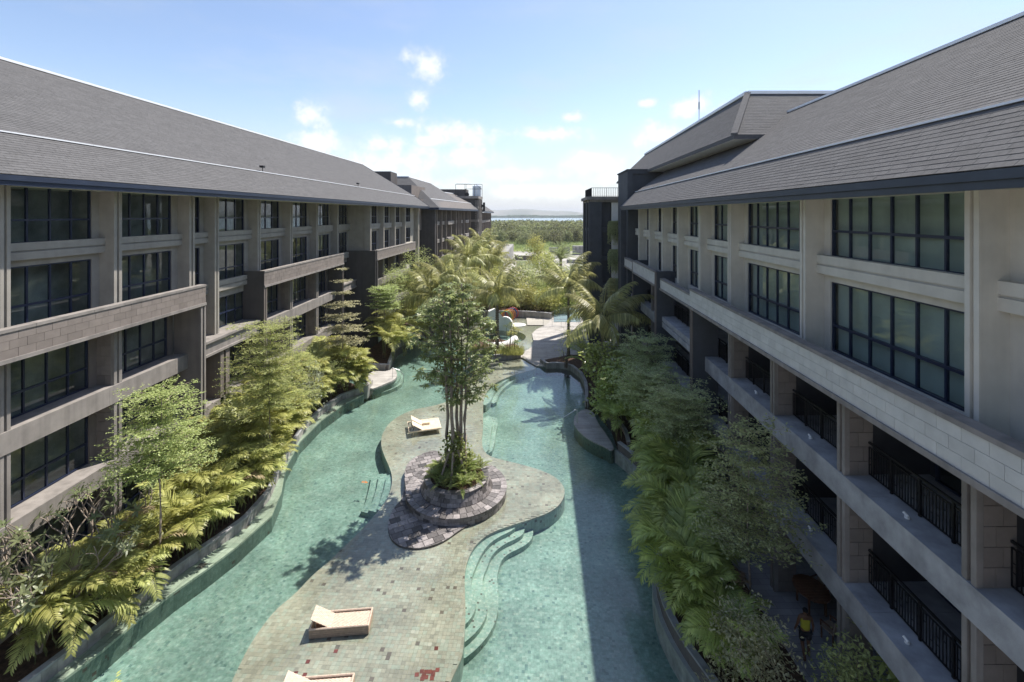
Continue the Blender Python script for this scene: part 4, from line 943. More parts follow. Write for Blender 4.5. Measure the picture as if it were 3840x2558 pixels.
def boards(name, mat_, sx, sy, c):
    m = bpy.data.materials.new(name); m.use_nodes = True; nt = m.node_tree; N = nt.nodes.new; L = nt.links.new; b = nt.nodes['Principled BSDF']; b.inputs['Roughness'].default_value = .75
    g = N('ShaderNodeNewGeometry'); br = N('ShaderNodeTexBrick'); br.inputs['Scale'].default_value = 1; br.inputs['Brick Width'].default_value = sx; br.inputs['Row Height'].default_value = sy
    br.inputs['Mortar Size'].default_value = .006; br.inputs['Color1'].default_value = (*[x*.85 for x in c],1); br.inputs['Color2'].default_value = (*[min(1,x*1.12) for x in c],1); br.inputs['Mortar'].default_value = (*[x*.4 for x in c],1)
    L(g.outputs['Position'], br.inputs['Vector']); nz = N('ShaderNodeTexNoise'); nz.inputs['Scale'].default_value = 1.2; nz.inputs['Detail'].default_value = 6; L(g.outputs['Position'], nz.inputs['Vector'])
    rm = N('ShaderNodeMapRange'); rm.inputs[1].default_value = .3; rm.inputs[2].default_value = .7; rm.inputs[3].default_value = .78; rm.inputs[4].default_value = 1.12; L(nz.outputs['Fac'], rm.inputs[0])
    hv = N('ShaderNodeHueSaturation'); L(rm.outputs[0], hv.inputs['Value']); L(br.outputs['Color'], hv.inputs['Color']); L(hv.outputs[0], b.inputs['Base Color']); return m
M['board'] = boards('grey_deck_boards', None, 1.8, .14, (.40,.375,.345))
M['paver'] = boards('grey_stone_paving', None, .9, .28, (.33,.32,.33))
struct('pool_deck', MB().prism(DKP, -.02, .10), M['board']); struct('pool_wall', MB().prism(DKP, -1.3, -.021), M['wallt'])
DKR = [(5.35, 34.13), (4.55, 33.11), (4.31, 32.15), (4.28, 31.37), (4.55, 30.27), (4.97, 29.47), (5.42, 28.92), (5.87, 28.49), (6.04, 28.08), (6.37, 28.39), (6.21, 30.15), (5.95, 31.76), (5.96, 33.83)]
struct('pool_deck', MB().prism(smooth(DKR,1), -.02, .06), M['board']); struct('pool_wall', MB().prism(smooth(DKR,1), -1.3, -.021), M['wallt'])
DKL = [(-13.22, 42.18), (-11.26, 42.14), (-11.27, 43.24), (-10.79, 42.53), (-10.32, 41.29), (-10.23, 40.32), (-10.35, 39.7), (-10.73, 39.1), (-11.16, 38.33), (-11.63, 37.77), (-12.16, 38.81)]
struct('pool_deck', MB().prism(smooth(DKL,1), -.02, .12), M['board']); struct('pool_wall', MB().prism(smooth(DKL,1), -1.3, -.021), M['wallt'])
SDL1 = [(-11.56, 44.35), (-10.85, 43.99), (-10.21, 42.35), (-10.05, 41.04), (-10.17, 40.01), (-10.74, 39.12), (-11.88, 37.91), (-12.86, 41.04), (-12.02, 42.35)]
SDL2 = [(-11.85, 45.49), (-10.45, 44.0), (-9.82, 41.73), (-9.79, 40.28), (-10.68, 38.92), (-11.86, 37.83), (-13.08, 41.73), (-12.22, 43.07)]
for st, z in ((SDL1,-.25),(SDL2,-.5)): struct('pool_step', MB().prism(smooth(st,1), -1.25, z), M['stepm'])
# left planting bed, its wall and the green overflow edge
struct('pool_edge', MB().prism(LE+LW[::-1], -.10, -.012), M['edge']); struct('pool_wall', MB().prism(LE+LW[::-1], -1.3, -.101), M['wallt'])
bedL = [(x-.15,y) for x, y in LW]+[(-13.4,38.6),(-15.2,40.3)]+[(-14.7,46.5),(-16.6,46.5),(-17.0,30),(-16.9,8)]
struct('planting_bed', MB().prism(bedL, -1.3, .28), M['soil'])
wl = empty('planter_wall', (0,0,0), 'long low grey stone wall holding the left planting bed along the pool', 'wall')
wall_line(wl, LW[::1], .46, .2, sgn=1, blk=.40)
obj('stone_block', MB().box(LW[-1][0]-.02,LW[-1][0]+.3,LW[-1][1]-.05,LW[-1][1]+1.4,-.5,.55), M['concrete'], wl)
bed2 = [(x-.15,y) for x, y in LW2]+[(-8,76),(-12,76),(-14.5,55),(-15,46.6),(-14,43)]
w2_ = empty('planter_wall', (0,0,0), 'far grey concrete planter wall running along the pool beyond the small deck', 'wall')
wall_line(w2_, [(LW2[0][0]-2.6, LW2[0][1]+.1)]+LW2[:3], .62, .22, sgn=1, blk=.6, mt='concrete', z0=-.03)
wall_line(w2_, LW2[2:], .95, .22, sgn=1, blk=.9, mt='concrete', z0=-.03)
struct('planting_bed', MB().prism([(LW2[0][0]-2.6, LW2[0][1]+.15)]+bed2, -1.3, .4), M['soil'])
# right bed
REo = [(x+.34, y+.02) for x, y in RE2]
bedR = [(2.9,44.6)]+[(x+.1,y) for x, y in RE]+[(6.5,35.3),(7.0,32.3)]+[(x+.1,y) for x, y in REo[2:]]+[(8.9,8),(8.95,20),(9.7,30),(10.8,46),(6,46.4)]
struct('planting_bed', MB().prism(bedR, -1.3, .35), M['soil'])
struct('overflow_channel', MB().prism(RE2[2:]+[(x+.05,y) for x, y in REo[2:]][::-1], -1.3, -.02), M['greystone'])
M['stained'] = mat('stained_wall', (.34,.27,.23), .8, .3, 2.5, .4, 30, streak=.6)
wr = empty('planter_wall', (0,0,0), 'stained reddish grey wall holding the shaded right planting bed', 'wall')
wall_line(wr, REo[2:][::-1], .5, .2, z0=-.1, sgn=1, blk=.42, mt='stained')
wall_line(wr, [(7.05,28.1),(7.25,29.6),(7.0,31.5),(6.75,33.8)], .65, .2, z0=.0, sgn=-1, blk=.42, mt='stained')
wr2 = empty('planter_wall', (0,0,0), 'dark curved concrete planter wall at the far right corner of the pool', 'wall')
wall_line(wr2, [(2.75,44.75),(3.2,43.4)]+RE+[(5.75,34.6)], .48, .22, z0=-.1, sgn=1, blk=.5, mt='concrete')
# terrace at the foot of the right wing
struct('terrace', MB().prism([(8.9,6),(16,6),(19,48),(10.8,48),(9.6,30),(8.95,20)], -1.3, -.17), M['paver'])
# back wall of the splash pool
BKW = [(-2.39, 64.81), (-1.24, 64.9), (0.49, 64.9), (2.02, 64.64), (3.34, 64.22), (4.46, 63.8), (5.36, 63.3)]
bw = empty('planter_wall', (0,0,0), 'weathered concrete planter wall behind the splash pool and coloured rings', 'wall')
wall_line(bw, [(-9,64.5)]+BKW, .9, .3, z0=-.05, sgn=1, blk=.9, mt='concrete')
struct('planting_bed', MB().prism([(-12,64.7)]+[(x,y+.1) for x, y in BKW]+[(BKW[-1][0],BKW[-1][1]+8),(-14,78)], -1.3, .65), M['soil'])

# ---------------------------------------------------------------- land, sea and far shore
M['land'] = mat('pale_dusty_ground', (.36,.34,.30), .95, .25, .12, .2, 3)
M['scrubg'] = mat('scrub_ground', (.12,.14,.06), .95, .35, .1, .2, 2)
struct('ground', MB().quad((-260,-70,-1.35),(260,-70,-1.35),(260,7.9,-1.35),(-260,7.9,-1.35)).quad((-260,7.9,-1.35),(-17.9,7.9,-1.35),(-17.9,72,-1.35),(-260,72,-1.35)).quad((9.4,7.9,-1.35),(260,7.9,-1.35),(260,72,-1.35),(9.4,72,-1.35)).quad((-260,72,-1.352),(260,72,-1.352),(260,206,-1.352),(-260,206,-1.352)), M['land'])
struct('ground', MB().quad((-14,72.0,.05),(60,72.0,.05),(60,78.2,.05),(-14,78.2,.05)).quad((2.0,60,.05),(40,60,.05),(40,72,.05),(2.0,72,.05)), M['land'])
struct('marsh', MB().quad((-1500,206,-1.4),(1500,206,-1.4),(1500,520,-1.9),(-1500,520,-1.9)), M['scrubg'])
def seamat():
    m = mat('sea_water', (.22,.30,.34), .25, .1, .01, spec=.5); return m
M['sea'] = seamat()
struct('sea', MB().quad((-9000,500,-2.0),(9000,500,-2.0),(9000,9000,-2.0),(-9000,9000,-2.0)), M['sea'])
M['farwood'] = mat('far_mangrove', (.05,.075,.04), .95, .4, .03)
M['hill'] = mat('far_hill', (.12,.15,.12), .95, .35, .004, c2=(.26,.25,.22))
random.seed(3)
def strip(name, y, x0, x1, z0, hf, mt, n=160, depth=60):
    mb = MB()
    for i in range(n+1):
        x = x0+(x1-x0)*i/n; h = hf(i/n, x)
        mb.v += [(x,y,z0),(x,y+depth*.3,z0+h*.75),(x,y+depth,z0+h),(x,y+depth*3,z0)]
    for i in range(n):
        for k in range(3): mb.f.append((i*4+k,(i+1)*4+k,(i+1)*4+k+1,i*4+k+1))
    return struct(name, mb, M[mt])
strip('far_shore', 2350, -2600, 2600, -2, lambda t,x: 12+3*random.random()+2*math.sin(x*.02), 'farwood', 500)
def hl(t, x): return 44+20*math.sin(x*.0012+2.2)+12*math.sin(x*.004+1)+5*math.sin(x*.013)+3*random.random()
strip('hills', 4300, -5000, 5000, -2, hl, 'hill', 500, 500)
# sea bridge
br = empty('sea_bridge', (0,2000,0), 'long low road bridge on many piles crossing the bay', 'bridge')
obj('bridge_deck', MB().box(-900,900,0,12,4.2,6.2), M['concrete'], br)
mb = MB()
for i in range(-60, 61): mb.box(i*14-.9,i*14+.9,1,11,-2.5,4.19)
tag(obj('pile', mb, M['concrete'], br), kind='stuff')

# ================================================================ vegetation
random.seed(11)
LM = {}
LM['areca'] = leafmat('areca_leaf', (0.322,0.356,0.092), (0.598,0.575,0.218), .5, .42)
LM['areca_g'] = leafmat('shade_palm_leaf', (.29,.38,.10), (.54,.58,.18), .5, .42)
LM['dry'] = leafmat('dry_leaf', (0.330,0.242,0.143), (0.396,0.319,0.187), .3, .7)
LM['coco'] = leafmat('coconut_leaf', (0.276,0.299,0.115), (0.575,0.540,0.241), .5, .4)
LM['date'] = leafmat('date_leaf', (0.230,0.276,0.127), (0.391,0.437,0.207), .5, .5)
LM['tree'] = leafmat('tree_leaf', (0.184,0.241,0.098), (0.380,0.425,0.172), .5, .4, spec=.4)
LM['lace'] = leafmat('lace_leaf', (0.322,0.391,0.138), (0.529,0.564,0.230), .5, .5)
LM['vari'] = leafmat('variegated_leaf', (0.36, 0.36, 0.2), (0.55, 0.5, 0.31), .5, .5)
LM['broad'] = leafmat('broad_leaf', (0.218,0.287,0.075), (0.483,0.517,0.161), .5, .25, spec=.7)
LM['fern'] = leafmat('fern_leaf', (0.22, 0.28, 0.08), (0.38, 0.42, 0.13), .5, .5)
LM['lime'] = leafmat('lime_leaf', (0.36, 0.38, 0.11), (0.58, 0.56, 0.2), .5, .5)
LM['frang'] = leafmat('frangipani_leaf', (0.18, 0.22, 0.11), (0.3, 0.34, 0.17), .5, .35)
LM['vine'] = leafmat('vine_leaf', (0.368,0.425,0.196), (0.575,0.598,0.322), .5, .6)
LM['mang'] = leafmat('mangrove_leaf', (0.13, 0.15, 0.07), (0.26, 0.27, 0.12), .5, .6, island=.35, patch=.09)
LM['red'] = leafmat('red_leaf', (0.248,0.062,0.046), (0.388,0.139,0.093), .4, .5)
LM['silver'] = leafmat('silver_leaf', (0.253,0.299,0.218), (0.483,0.506,0.380), .5, .4, spec=.6)

def leaf(mb, p, d, L_, w, nrm, bend=.25, seg=2):
    """tapered leaf from p along d with a slight droop"""
    d = d.normalized(); s = d.cross(nrm)
    if s.length < 1e-4: s = d.cross(Vector((1,0,0)))
    s.normalize(); n2 = s.cross(d); b = len(mb.v)
    mb.v.append(tuple(p))
    if seg == 1:
        m = p+d*(L_*.45)
        mb.v += [tuple(m+s*w/2), tuple(m-s*w/2), tuple(p+d*L_-n2*bend*L_)]; mb.f.append((b,b+1,b+3,b+2)); return
    m1 = p+d*L_*.3; m2 = p+d*L_*.68-n2*(bend*.35*L_)
    mb.v += [tuple(m1+s*w/2), tuple(m1-s*w/2), tuple(m2+s*w*.42), tuple(m2-s*w*.42), tuple(p+d*L_*.96-n2*bend*L_)]
    mb.f += [(b,b+1,b+2), (b+1,b+3,b+4,b+2), (b+3,b+5,b+4)]
def frond(L_, n, ll, lw, rise, droop, vee=.5, llmin=.35, seg=2, rach=.014, bend=.3, tipdown=0.0):
    """a feather leaf lying along +X, arching by rise and droop; returns MB (rachis + leaflets)"""
    mb = MB(); pts = []
    for i in range(9):
        t = i/8; pts.append(Vector((L_*(t-.12*t*t*droop), 0, L_*(rise*t-droop*t*t))))
    mb.tube(pts, [rach*(1-.8*i/8) for i in range(9)], 4, False)
    for i in range(n):
        t = .16+.84*(i+.5)/n; f = t*8; k = min(7, int(f)); p = pts[k].lerp(pts[k+1], f-k); tg = (pts[k+1]-pts[k]).normalized()
        prof = math.sin(math.pi*min(1, .18+.86*t))**.7; l = ll*max(llmin, prof)*(.9+.2*random.random())
        up = Vector((-tg.z, 0, tg.x))
        for s in (-1, 1):
            fw = .55+.65*t
            d = (Vector((0, s, 0))*1.0+tg*fw+up*(vee*(1-t*.6))+Vector((0,0,-tipdown))+Vector((random.uniform(-.1,.1),random.uniform(-.1,.1),random.uniform(-.12,.12)))).normalized()
            leaf(mb, p, d, l, lw, up, bend*(.7+.6*random.random()), seg)
    return mb
def meshset(name, fn, mt, k=3): return [fn().mesh(name, mt) for _ in range(k)]
ARF = {}
for key, mt in (('areca','areca'),('areca_g','areca_g'),('dry','dry')):
    ARF[key] = [frond(1.0, 23, .36, .030, rr_, dd_, .55, bend=.34).mesh('frond', LM[mt]) for rr_, dd_ in ((.75,.55),(.95,.75),(1.15,.95),(.6,.8))]
COF = [frond(1.0, 46, .30, .017, a, b, .1, .4, seg=2, rach=.012, bend=.5, tipdown=.75).mesh('frond', LM['coco']) for a, b in ((.55,.55),(.75,.85),(.35,.65),(.9,.75))]
DAF = [frond(1.0, 44, .17, .011, a, b, .8, .5, seg=1, rach=.011, bend=.1).mesh('frond', LM['date']) for a, b in ((.55,.45),(.8,.7),(.35,.6))]
STEM = {}
def stem_mesh(name, mt, n=8, r0=.05, r1=.03, wob=.06):
    pts = [Vector((random.uniform(-wob,wob)*(i>0), random.uniform(-wob,wob)*(i>0), i/n)) for i in range(n+1)]
    return MB().tube(pts, [r0+(r1-r0)*i/n for i in range(n+1)], 6).mesh(name, mt)
M['cane'] = mat('green_cane', (.16,.17,.06), .6, .3, 9)
CANE = stem_mesh('stem', M['cane'], 5, .028, .022, .04)
def areca(x, y, z, h, nf, key, label, group, spread=1.0, dryn=0, seed=0):
    rs = random.Random(seed*7919+int(x*100)+int(y*37))
    o = empty('areca_palm', (x, y, z), label, 'palm', group)
    nc = rs.randint(4, 6); canes = []
    for i in range(nc):
        a = rs.random()*6.283; r = rs.random()*.32; hc = h*(.30+.42*rs.random()); canes.append((r*math.cos(a), r*math.sin(a), hc))
        put('stem', CANE, o, (r*math.cos(a), r*math.sin(a), -.05), (rs.uniform(-.12,.12), rs.uniform(-.12,.12), rs.random()*6), (1.1,1.1,hc+.1))
    for i in range(nf):
        cx, cy, hc = canes[i % nc]; a = 6.283*i/nf*1.618*2+rs.random(); el = rs.uniform(.0, .75)
        L_ = (h*.42+.55)*(.8+.35*rs.random())*spread; k = 'dry' if i < dryn else key
        put('frond', rs.choice(ARF[k]), o, (cx, cy, hc), (rs.uniform(-.2,.2), -el+rs.uniform(0,.35), a), (L_, L_*1.05, L_))
    return o
def coconut(x, y, z, h, L_, nf, label, group=None, lean=(0,0), seed=1, r=.16, props=False):
    rs = random.Random(seed); o = empty('coconut_palm', (x, y, z), label, 'palm', group)
    pts = [Vector((lean[0]*t*t, lean[1]*t*t, h*t)) for t in [i/14 for i in range(15)]]
    mb = MB().tube(pts, [r*(1.5 if i == 0 else 1.12 if i == 1 else 1-.025*i) for i in range(15)], 10)
    obj('trunk', mb, M['palm_bark'], o, True); top = pts[-1]
    rg = MB()
    for i in range(int(h/.22)):
        t = (i+.5)/int(h/.22); p = Vector((lean[0]*t*t, lean[1]*t*t, h*t)); rk = r*(1.12-.35*t); rg.tube([p, p+Vector((0,0,.05))], [rk*1.07, rk*1.02], 10, False)
    tag(obj('trunk_ring', rg, M['bark'], o), kind='stuff')
    for i in range(nf):
        a = 2.39996*i+rs.random()*.3; u = i/nf; el = math.pi*(.46-.58*u)
        put('frond', COF[rs.choice([0,3]) if u < .35 else rs.choice([1,2,0])], o, top+Vector((.05*math.cos(a),.05*math.sin(a),.1*(1-u))), (rs.uniform(-.15,.15), -el*.62, a), L_*(.85+.25*rs.random()))
    if props:
        for k in range(3):
            a = k*2.094+.4; obj('prop', MB().tube([(1.0*math.cos(a),1.0*math.sin(a),0),(.1*math.cos(a),.1*math.sin(a),2.0)], .045, 6), M['bark'], o)
    return o
def datepalm(x, y, z, h, L_, label, seed=1):
    rs = random.Random(seed); o = empty('date_palm', (x, y, z), label, 'palm', 'date palms in the far garden')
    obj('trunk', MB().tube([(0,0,0),(0,0,h*.5),(0,0,h)], [.3,.26,.3], 10), M['palm_bark'], o, True)
    for i in range(46):
        a = 2.39996*i; u = i/46; el = math.pi*(.5-.56*u)
        put('frond', rs.choice(DAF), o, (0,0,h), (rs.uniform(-.2,.2), -el*.75, a), L_*(.85+.25*rs.random()))
    return o
def crown_mesh(pts, mt, lw, ll, per, spread, flat=0.0, seg=1, bend=.2, rs=None, whorl=0, flatcl=1.0, rosette=False):
    """leafy crown: clusters of leaves around pts"""
    rs = rs or random; mb = MB()
    for c in pts:
        if whorl:
            ax = Vector((rs.uniform(-.6,.6), rs.uniform(-.6,.6), 1)).normalized(); u = ax.orthogonal().normalized(); v = ax.cross(u)
            ph = rs.random()*6.28; n = whorl+rs.randint(-1,1); k = .8+.4*rs.random()
            for i in range(n):
                a = ph+6.283*i/n; d = (u*math.cos(a)+v*math.sin(a)+ax*rs.uniform(-.45,.25)).normalized()
                leaf(mb, c, d, ll*k, lw*k, ax, bend, 2)
            continue
        for i in range(per):
            o = Vector((rs.gauss(0,1), rs.gauss(0,1), rs.gauss(0,1)*flatcl))*spread*.5
            d = Vector((rs.uniform(-1,1), rs.uniform(-1,1), rs.uniform(-1,1)*(1-flat)+.05)); nn = Vector((rs.uniform(-1,1)*(1-flat), rs.uniform(-1,1)*(1-flat), 1))
            leaf(mb, c+o, d, ll*(.7+.6*rs.random()), lw*(.8+.4*rs.random()), nn, bend, seg)
    return mb.mesh('crown', mt)
def tiered(x, y, z, h, tiers, rbase, label, group, mt, key, lw=.035, ll=.07, top=.25, dens=26, seed=1, start=.3, trunk_r=.05, name='tiered_tree', rise=.12, cl=None, rtop=.15):
    """slender trunk with flat horizontal tiers of fine leaves"""
    rs = random.Random(seed); o = empty(name, (x, y, z), label, 'tree', group)
    obj('trunk', MB().tube([Vector((0.04*math.sin(i),.04*math.cos(i*1.7),h*i/8)) for i in range(9)], [trunk_r*(1-.75*i/8) for i in range(9)], 7), M['bark_l'], o, True)
    bm = MB(); pts = []
    for k in range(tiers):
        t = k/(max(1,tiers-1)); zz = h*(start+(1-start)*t); rad = rbase*(1-(1-rtop)*t**1.1)*(.85+.3*rs.random())
        nb = max(4, int(5+rad*4))
        for b in range(nb):
            a = 6.283*b/nb+k*.9+rs.random()*.4; R_ = rad*(.7+.45*rs.random())
            e = Vector((R_*math.cos(a), R_*math.sin(a), zz+rise*R_+rs.uniform(-.04,.04)))
            bm.tube([(0,0,zz-.05), tuple(e*.5+Vector((0,0,(zz)*.5))), tuple(e)], [.014,.010,.004], 4, False)
            m = max(2, int(R_/.13))
            for j in range(m):
                f = (j+.8)/m; p = Vector((e.x*f, e.y*f, zz+(e.z-zz)*f)); w = .12+.28*R_*f*(1-f*.5)
                for q in range(2 if f > .3 else 1): pts.append(p+Vector((rs.uniform(-w,w), rs.uniform(-w,w), rs.uniform(-.03,.04))))
    obj('branches', bm, M['bark_l'], o)
    put('crown', crown_mesh(pts, LM[mt], lw, ll, cl or 7, .17, .7, rs=rs, flatcl=.22), o)
    return o
def bushy(x, y, z, h, rad, n, label, cat, group, mt, lw, ll, seed=1, stems=4, per=8, spread=.3, name='shrub', whorl=0, bend=.25, seg=1, flat=0.2, shape=1.0, base=.15, bark='bark'):
    """shrub or small tree: stems with forks carrying leaf clumps of uneven outline"""
    rs = random.Random(seed); o = empty(name, (x, y, z), label, cat, group); bm = MB(); pts = []
    lobes = [Vector((rs.uniform(-.7,.7)*rad, rs.uniform(-.7,.7)*rad, h*(base+(.93-base)*rs.random()**.8))) for _ in range(max(5, n//14))]
    for i in range(n):
        c = rs.choice(lobes); s = rad*(.28+.2*rs.random())
        p = c+Vector((rs.gauss(0,1)*s, rs.gauss(0,1)*s, rs.gauss(0,1)*s*.8))
        f = min(1, max(0, p.z/h)); w = rad*(math.sin(math.pi*min(.98, max(.12, .25+.62*f)))**.6)*1.15*shape
        r = math.hypot(p.x, p.y)
        if r > w: p.x *= w/r; p.y *= w/r
        p.z = min(h, max(h*base*.7, p.z)); pts.append(p)
    for i in range(stems):
        a = rs.random()*6.28; q = rs.choice(lobes); bm.tube([(0.12*math.cos(a),.12*math.sin(a),0), (q.x*.35+.1*math.cos(a), q.y*.35, q.z*.45), tuple(q)], [.035,.025,.01], 5, False)
    for q in pts[::5]:
        c = min(lobes, key=lambda l: (l-q).length); bm.tube([tuple(c), tuple(c.lerp(q,.5)+Vector((0,0,.04))), tuple(q)], [.012,.008,.004], 4, False)
    obj('stems', bm, M[bark], o)
    put('crown', crown_mesh(pts, LM[mt], lw, ll, per, spread, flat, seg, bend, rs, whorl), o)
    return o
def frangipani(x, y, z, h, label, seed=1, group=None, flowers=False, lean=0):
    rs = random.Random(seed); o = empty('frangipani_tree', (x, y, z), label, 'tree', group); bm = MB(); tips = []
    def br(p, d, L_, r, k):
        q = p+d*L_; mid = p.lerp(q,.5)+Vector((rs.uniform(-.06,.06),rs.uniform(-.06,.06),.03))
        bm.tube([tuple(p), tuple(mid), tuple(q)], [r, r*.9, r*.75], 6, False)
        if k == 0: tips.append((q, d)); return
        for i in range(rs.choice([2,2,3])):
            nd = (d+Vector((rs.uniform(-.95,.95), rs.uniform(-.95,.95), rs.uniform(.0,.55)))).normalized(); br(q, nd, L_*(.62+.25*rs.random()), r*.72, k-1)
    for i in range(3):
        a = 2.1*i+rs.random(); br(Vector((0,0,0)), Vector((.45*math.cos(a)+lean,.45*math.sin(a),1)).normalized(), h*.34, .06, 4)
    obj('trunk', bm, M['bark_l'], o, True); mb = MB(); fl = MB()
    for (q, d) in tips:
        if rs.random() < .28: continue
        n = rs.randint(4, 8); u = d.orthogonal().normalized(); v = d.cross(u)
        for i in range(n):
            a = 6.283*i/n+rs.random()*.4; leaf(mb, q, (u*math.cos(a)+v*math.sin(a)+d*rs.uniform(.0,.7)).normalized(), rs.uniform(.18,.34), .075, d, .15, 2)
        if flowers and rs.random() < .5:
            for i in range(5): a = 1.2566*i; leaf(fl, q+d*.05, (u*math.cos(a)+v*math.sin(a)+d*.3).normalized(), .10, .06, d, .1, 1)
    obj('leaves', mb, LM['frang'], o)
    if fl.v: obj('blossom', fl, M['white'], o)
    return o

# ---------------------------------------------------------------- left bank planting
# ARL rows: (x, y, height) along the wall
def along(poly, s):
    P_ = [Vector((a, b, 0)) for a, b in poly]; 
    for i in range(len(P_)-1):
        l = (P_[i+1]-P_[i]).length
        if s <= l: 
            d = (P_[i+1]-P_[i]).normalized(); return P_[i]+d*s, Vector((-d.y, d.x, 0))
        s -= l
    return P_[-1], Vector((-1,0,0))
LWn = LW[1:]
GA = 'areca palm clumps planted along the left wing'
rs = random.Random(5); s = .3; i = 0
while s < 25.5:
    p, n = along(LWn, s); q = p+n*(.42+.3*rs.random())
    areca(q.x, q.y, .25, 1.95+.8*rs.random(), rs.randint(15,19), 'areca', 'low areca palm, %s from the camera along the left pool wall' % nth(i), GA, dryn=(2 if i in (0,2,4,9,14) else 0), seed=i)
    s += .70+.2*rs.random(); i += 1
s = 6.2; i = 0
while s < 24.5:
    p, n = along(LWn, s); q = p+n*(1.55+.4*rs.random()); q.x = max(q.x, -16.3)
    areca(q.x, q.y, .25, (2.6 if i < 2 else 3.3)+.9*rs.random(), rs.randint(14,18), 'areca', 'tall areca palm, %s from the camera in the left back row' % nth(i), GA, seed=40+i, spread=1.0)
    s += 1.0+.3*rs.random(); i += 1
s = .2; i = 0
while s < 8:
    p, n = along(LWn, s); q = p+n*(1.35+.3*rs.random())
    areca(q.x, q.y, .25, 2.1+.6*rs.random(), 15, 'areca', 'bushy areca palm, %s from the camera between frangipani and wall' % nth(i), GA, seed=140+i, dryn=1 if i % 3 == 0 else 0); s += .9; i += 1
for i, (x, y, h) in enumerate(((-15.9,24.5,4.2),(-16.1,27.3,4.0),(-16.2,30.2,4.2),(-15.9,33.0,4.0),(-15.4,36,3.6),(-15.9,39.5,3.8))):
    areca(x, y, .25, h, 17, 'areca', 'tallest areca palm, %s from the camera, hard against the left facade' % nth(i), GA, seed=80+i)
frangipani(-15.35, 14.9, .2, 3.9, 'frangipani with bare crooked grey branches at the lower left edge', 4)
frangipani(-15.2, 16.9, .2, 4.2, 'frangipani with sparse leaf rosettes just behind the lower left one', 9)
tiered(-13.5, 17.6, .25, 7.4, 6, 2.2, 'slender young tree with flat lacy tiers before the nearest left windows', 'slender tiered trees', 'lace', 'a', ll=.10, lw=.055, seed=3, start=.62, rtop=.5, cl=10)
tiered(-12.9, 24.4, .25, 8.3, 9, 2.4, 'feathery light green tree beside the recessed bay of the left wing', 'slender tiered trees', 'lace', 'a', ll=.11, lw=.05, seed=5, start=.5, rtop=.6, cl=8)
tiered(-13.9, 37.6, .25, 9.8, 7, 1.9, 'pagoda-like tree with widely spaced pale variegated tiers before the left wing', 'slender tiered trees', 'vari', 'a', ll=.13, lw=.08, seed=7, start=.40, rtop=.22, rise=.02, cl=7)
bushy(-15.7, 21.6, .25, 3.9, 1.0, 150, 'fiddle-leaf shrub with big rounded leaves behind the first lacy tree', 'shrub', None, 'broad', .19, .27, seed=2, per=5, spread=.3, seg=2, name='fiddle_leaf_shrub')
bushy(-14.6, 31.8, .25, 3.8, 1.3, 150, 'glossy dark shrub at the foot of the pagoda-like tree', 'shrub', None, 'silver', .05, .14, seed=4, per=14, spread=.35)
bushy(-14.0, 35.2, .25, 3.0, 1.1, 110, 'small-leaved dark shrub among the far left palms', 'shrub', None, 'tree', .05, .13, seed=6, per=14, spread=.35)
# far left bed behind the small deck
GB = 'palms in the far left bed beyond the small deck'
rs = random.Random(15); k = 0
for (x, y, h) in ((-11.5,44.6,3.0),(-12.6,45.2,3.6),(-10.9,46.3,2.8),(-12.0,47.4,3.4),(-10.6,49.0,3.0),(-13.2,47.0,4.0),(-12.9,49.8,4.2),(-11.0,51.4,3.3),(-10.1,53.8,3.0),(-12.0,54.2,3.8),(-11.0,57.0,3.4),(-13.6,52.4,4.4),(-10.0,60.0,3.2),(-12.6,59.0,4.0),(-9.5,64.5,3.4),(-11.8,63.5,4.0)):
    areca(x, y, .35, h, 15, 'areca', 'bushy palm, %s from the camera, in the far left bed beyond the small deck' % nth(k), GB, seed=100+k); k += 1
tiered(-13.0, 47.0, .35, 6.6, 6, 1.7, 'thin tiered tree standing in front of the third stone frame on the left', 'slender tiered trees', 'lace', 'a', ll=.14, lw=.08, seed=13, start=.70, rtop=.75, cl=8)
bushy(-13.3, 53.5, .35, 8.2, 1.7, 240, 'mid green tree with airy crown near the end of the left wing', 'tree', None, 'lace', .09, .2, seed=17, per=12, spread=.55, base=.35, flat=.6, name='courtyard_tree')
bushy(-12.0, 58.5, .35, 9.6, 2.1, 260, 'tall dense green tree at the end of the left wing', 'tree', None, 'lace', .10, .22, seed=19, per=13, spread=.6, base=.35, flat=.6, name='courtyard_tree')
bushy(-13.2, 50.5, .35, 5.8, 1.3, 150, 'silvery-leaved tree behind the bushy palms left of the channel', 'tree', None, 'silver', .06, .17, seed=21, per=13, spread=.4, base=.3, name='courtyard_tree')

# ---------------------------------------------------------------- right bank planting
GR = 'dark green palms in the shaded right bed'
rs = random.Random(25); REn = RE2[5:][::-1]; k = 0; s = 6.6
while s < 21.5:
    p, n = along(REn, s); q = p+Vector((1,0,0))*(.85+.2*rs.random())
    areca(q.x, q.y, .3, (1.7 if k < 2 else 2.5)+.8*rs.random(), rs.randint(14,17), 'areca_g', 'broad green palm, %s from the camera, front row, right bed' % nth(k), GR, seed=200+k, spread=1.12); k += 1
    s += .85+.25*rs.random()
k = 0
for (x, y, h) in ((6.4,15.8,2.2),(6.6,17.4,2.7),(7.3,19.2,3.3),(7.9,21.0,3.6),(8.3,22.8,3.6),(8.6,24.8,3.8),(8.7,26.9,3.8),(8.6,29.2,3.8),(8.9,31.6,3.8),(8.6,34.2,3.6)):
    areca(x, y, .3, h, 16, 'areca_g', 'green palm, %s from the camera, back row, right bed' % nth(k), GR, seed=230+k, spread=1.1); k += 1
for i, (x, y) in enumerate(((6.75,29.0),(6.9,30.6),(6.6,32.4))): areca(x, y, .3, 2.4, 15, 'areca_g', 'palm spilling over the small right deck, %s from the camera' % nth(i), GR, seed=280+i)
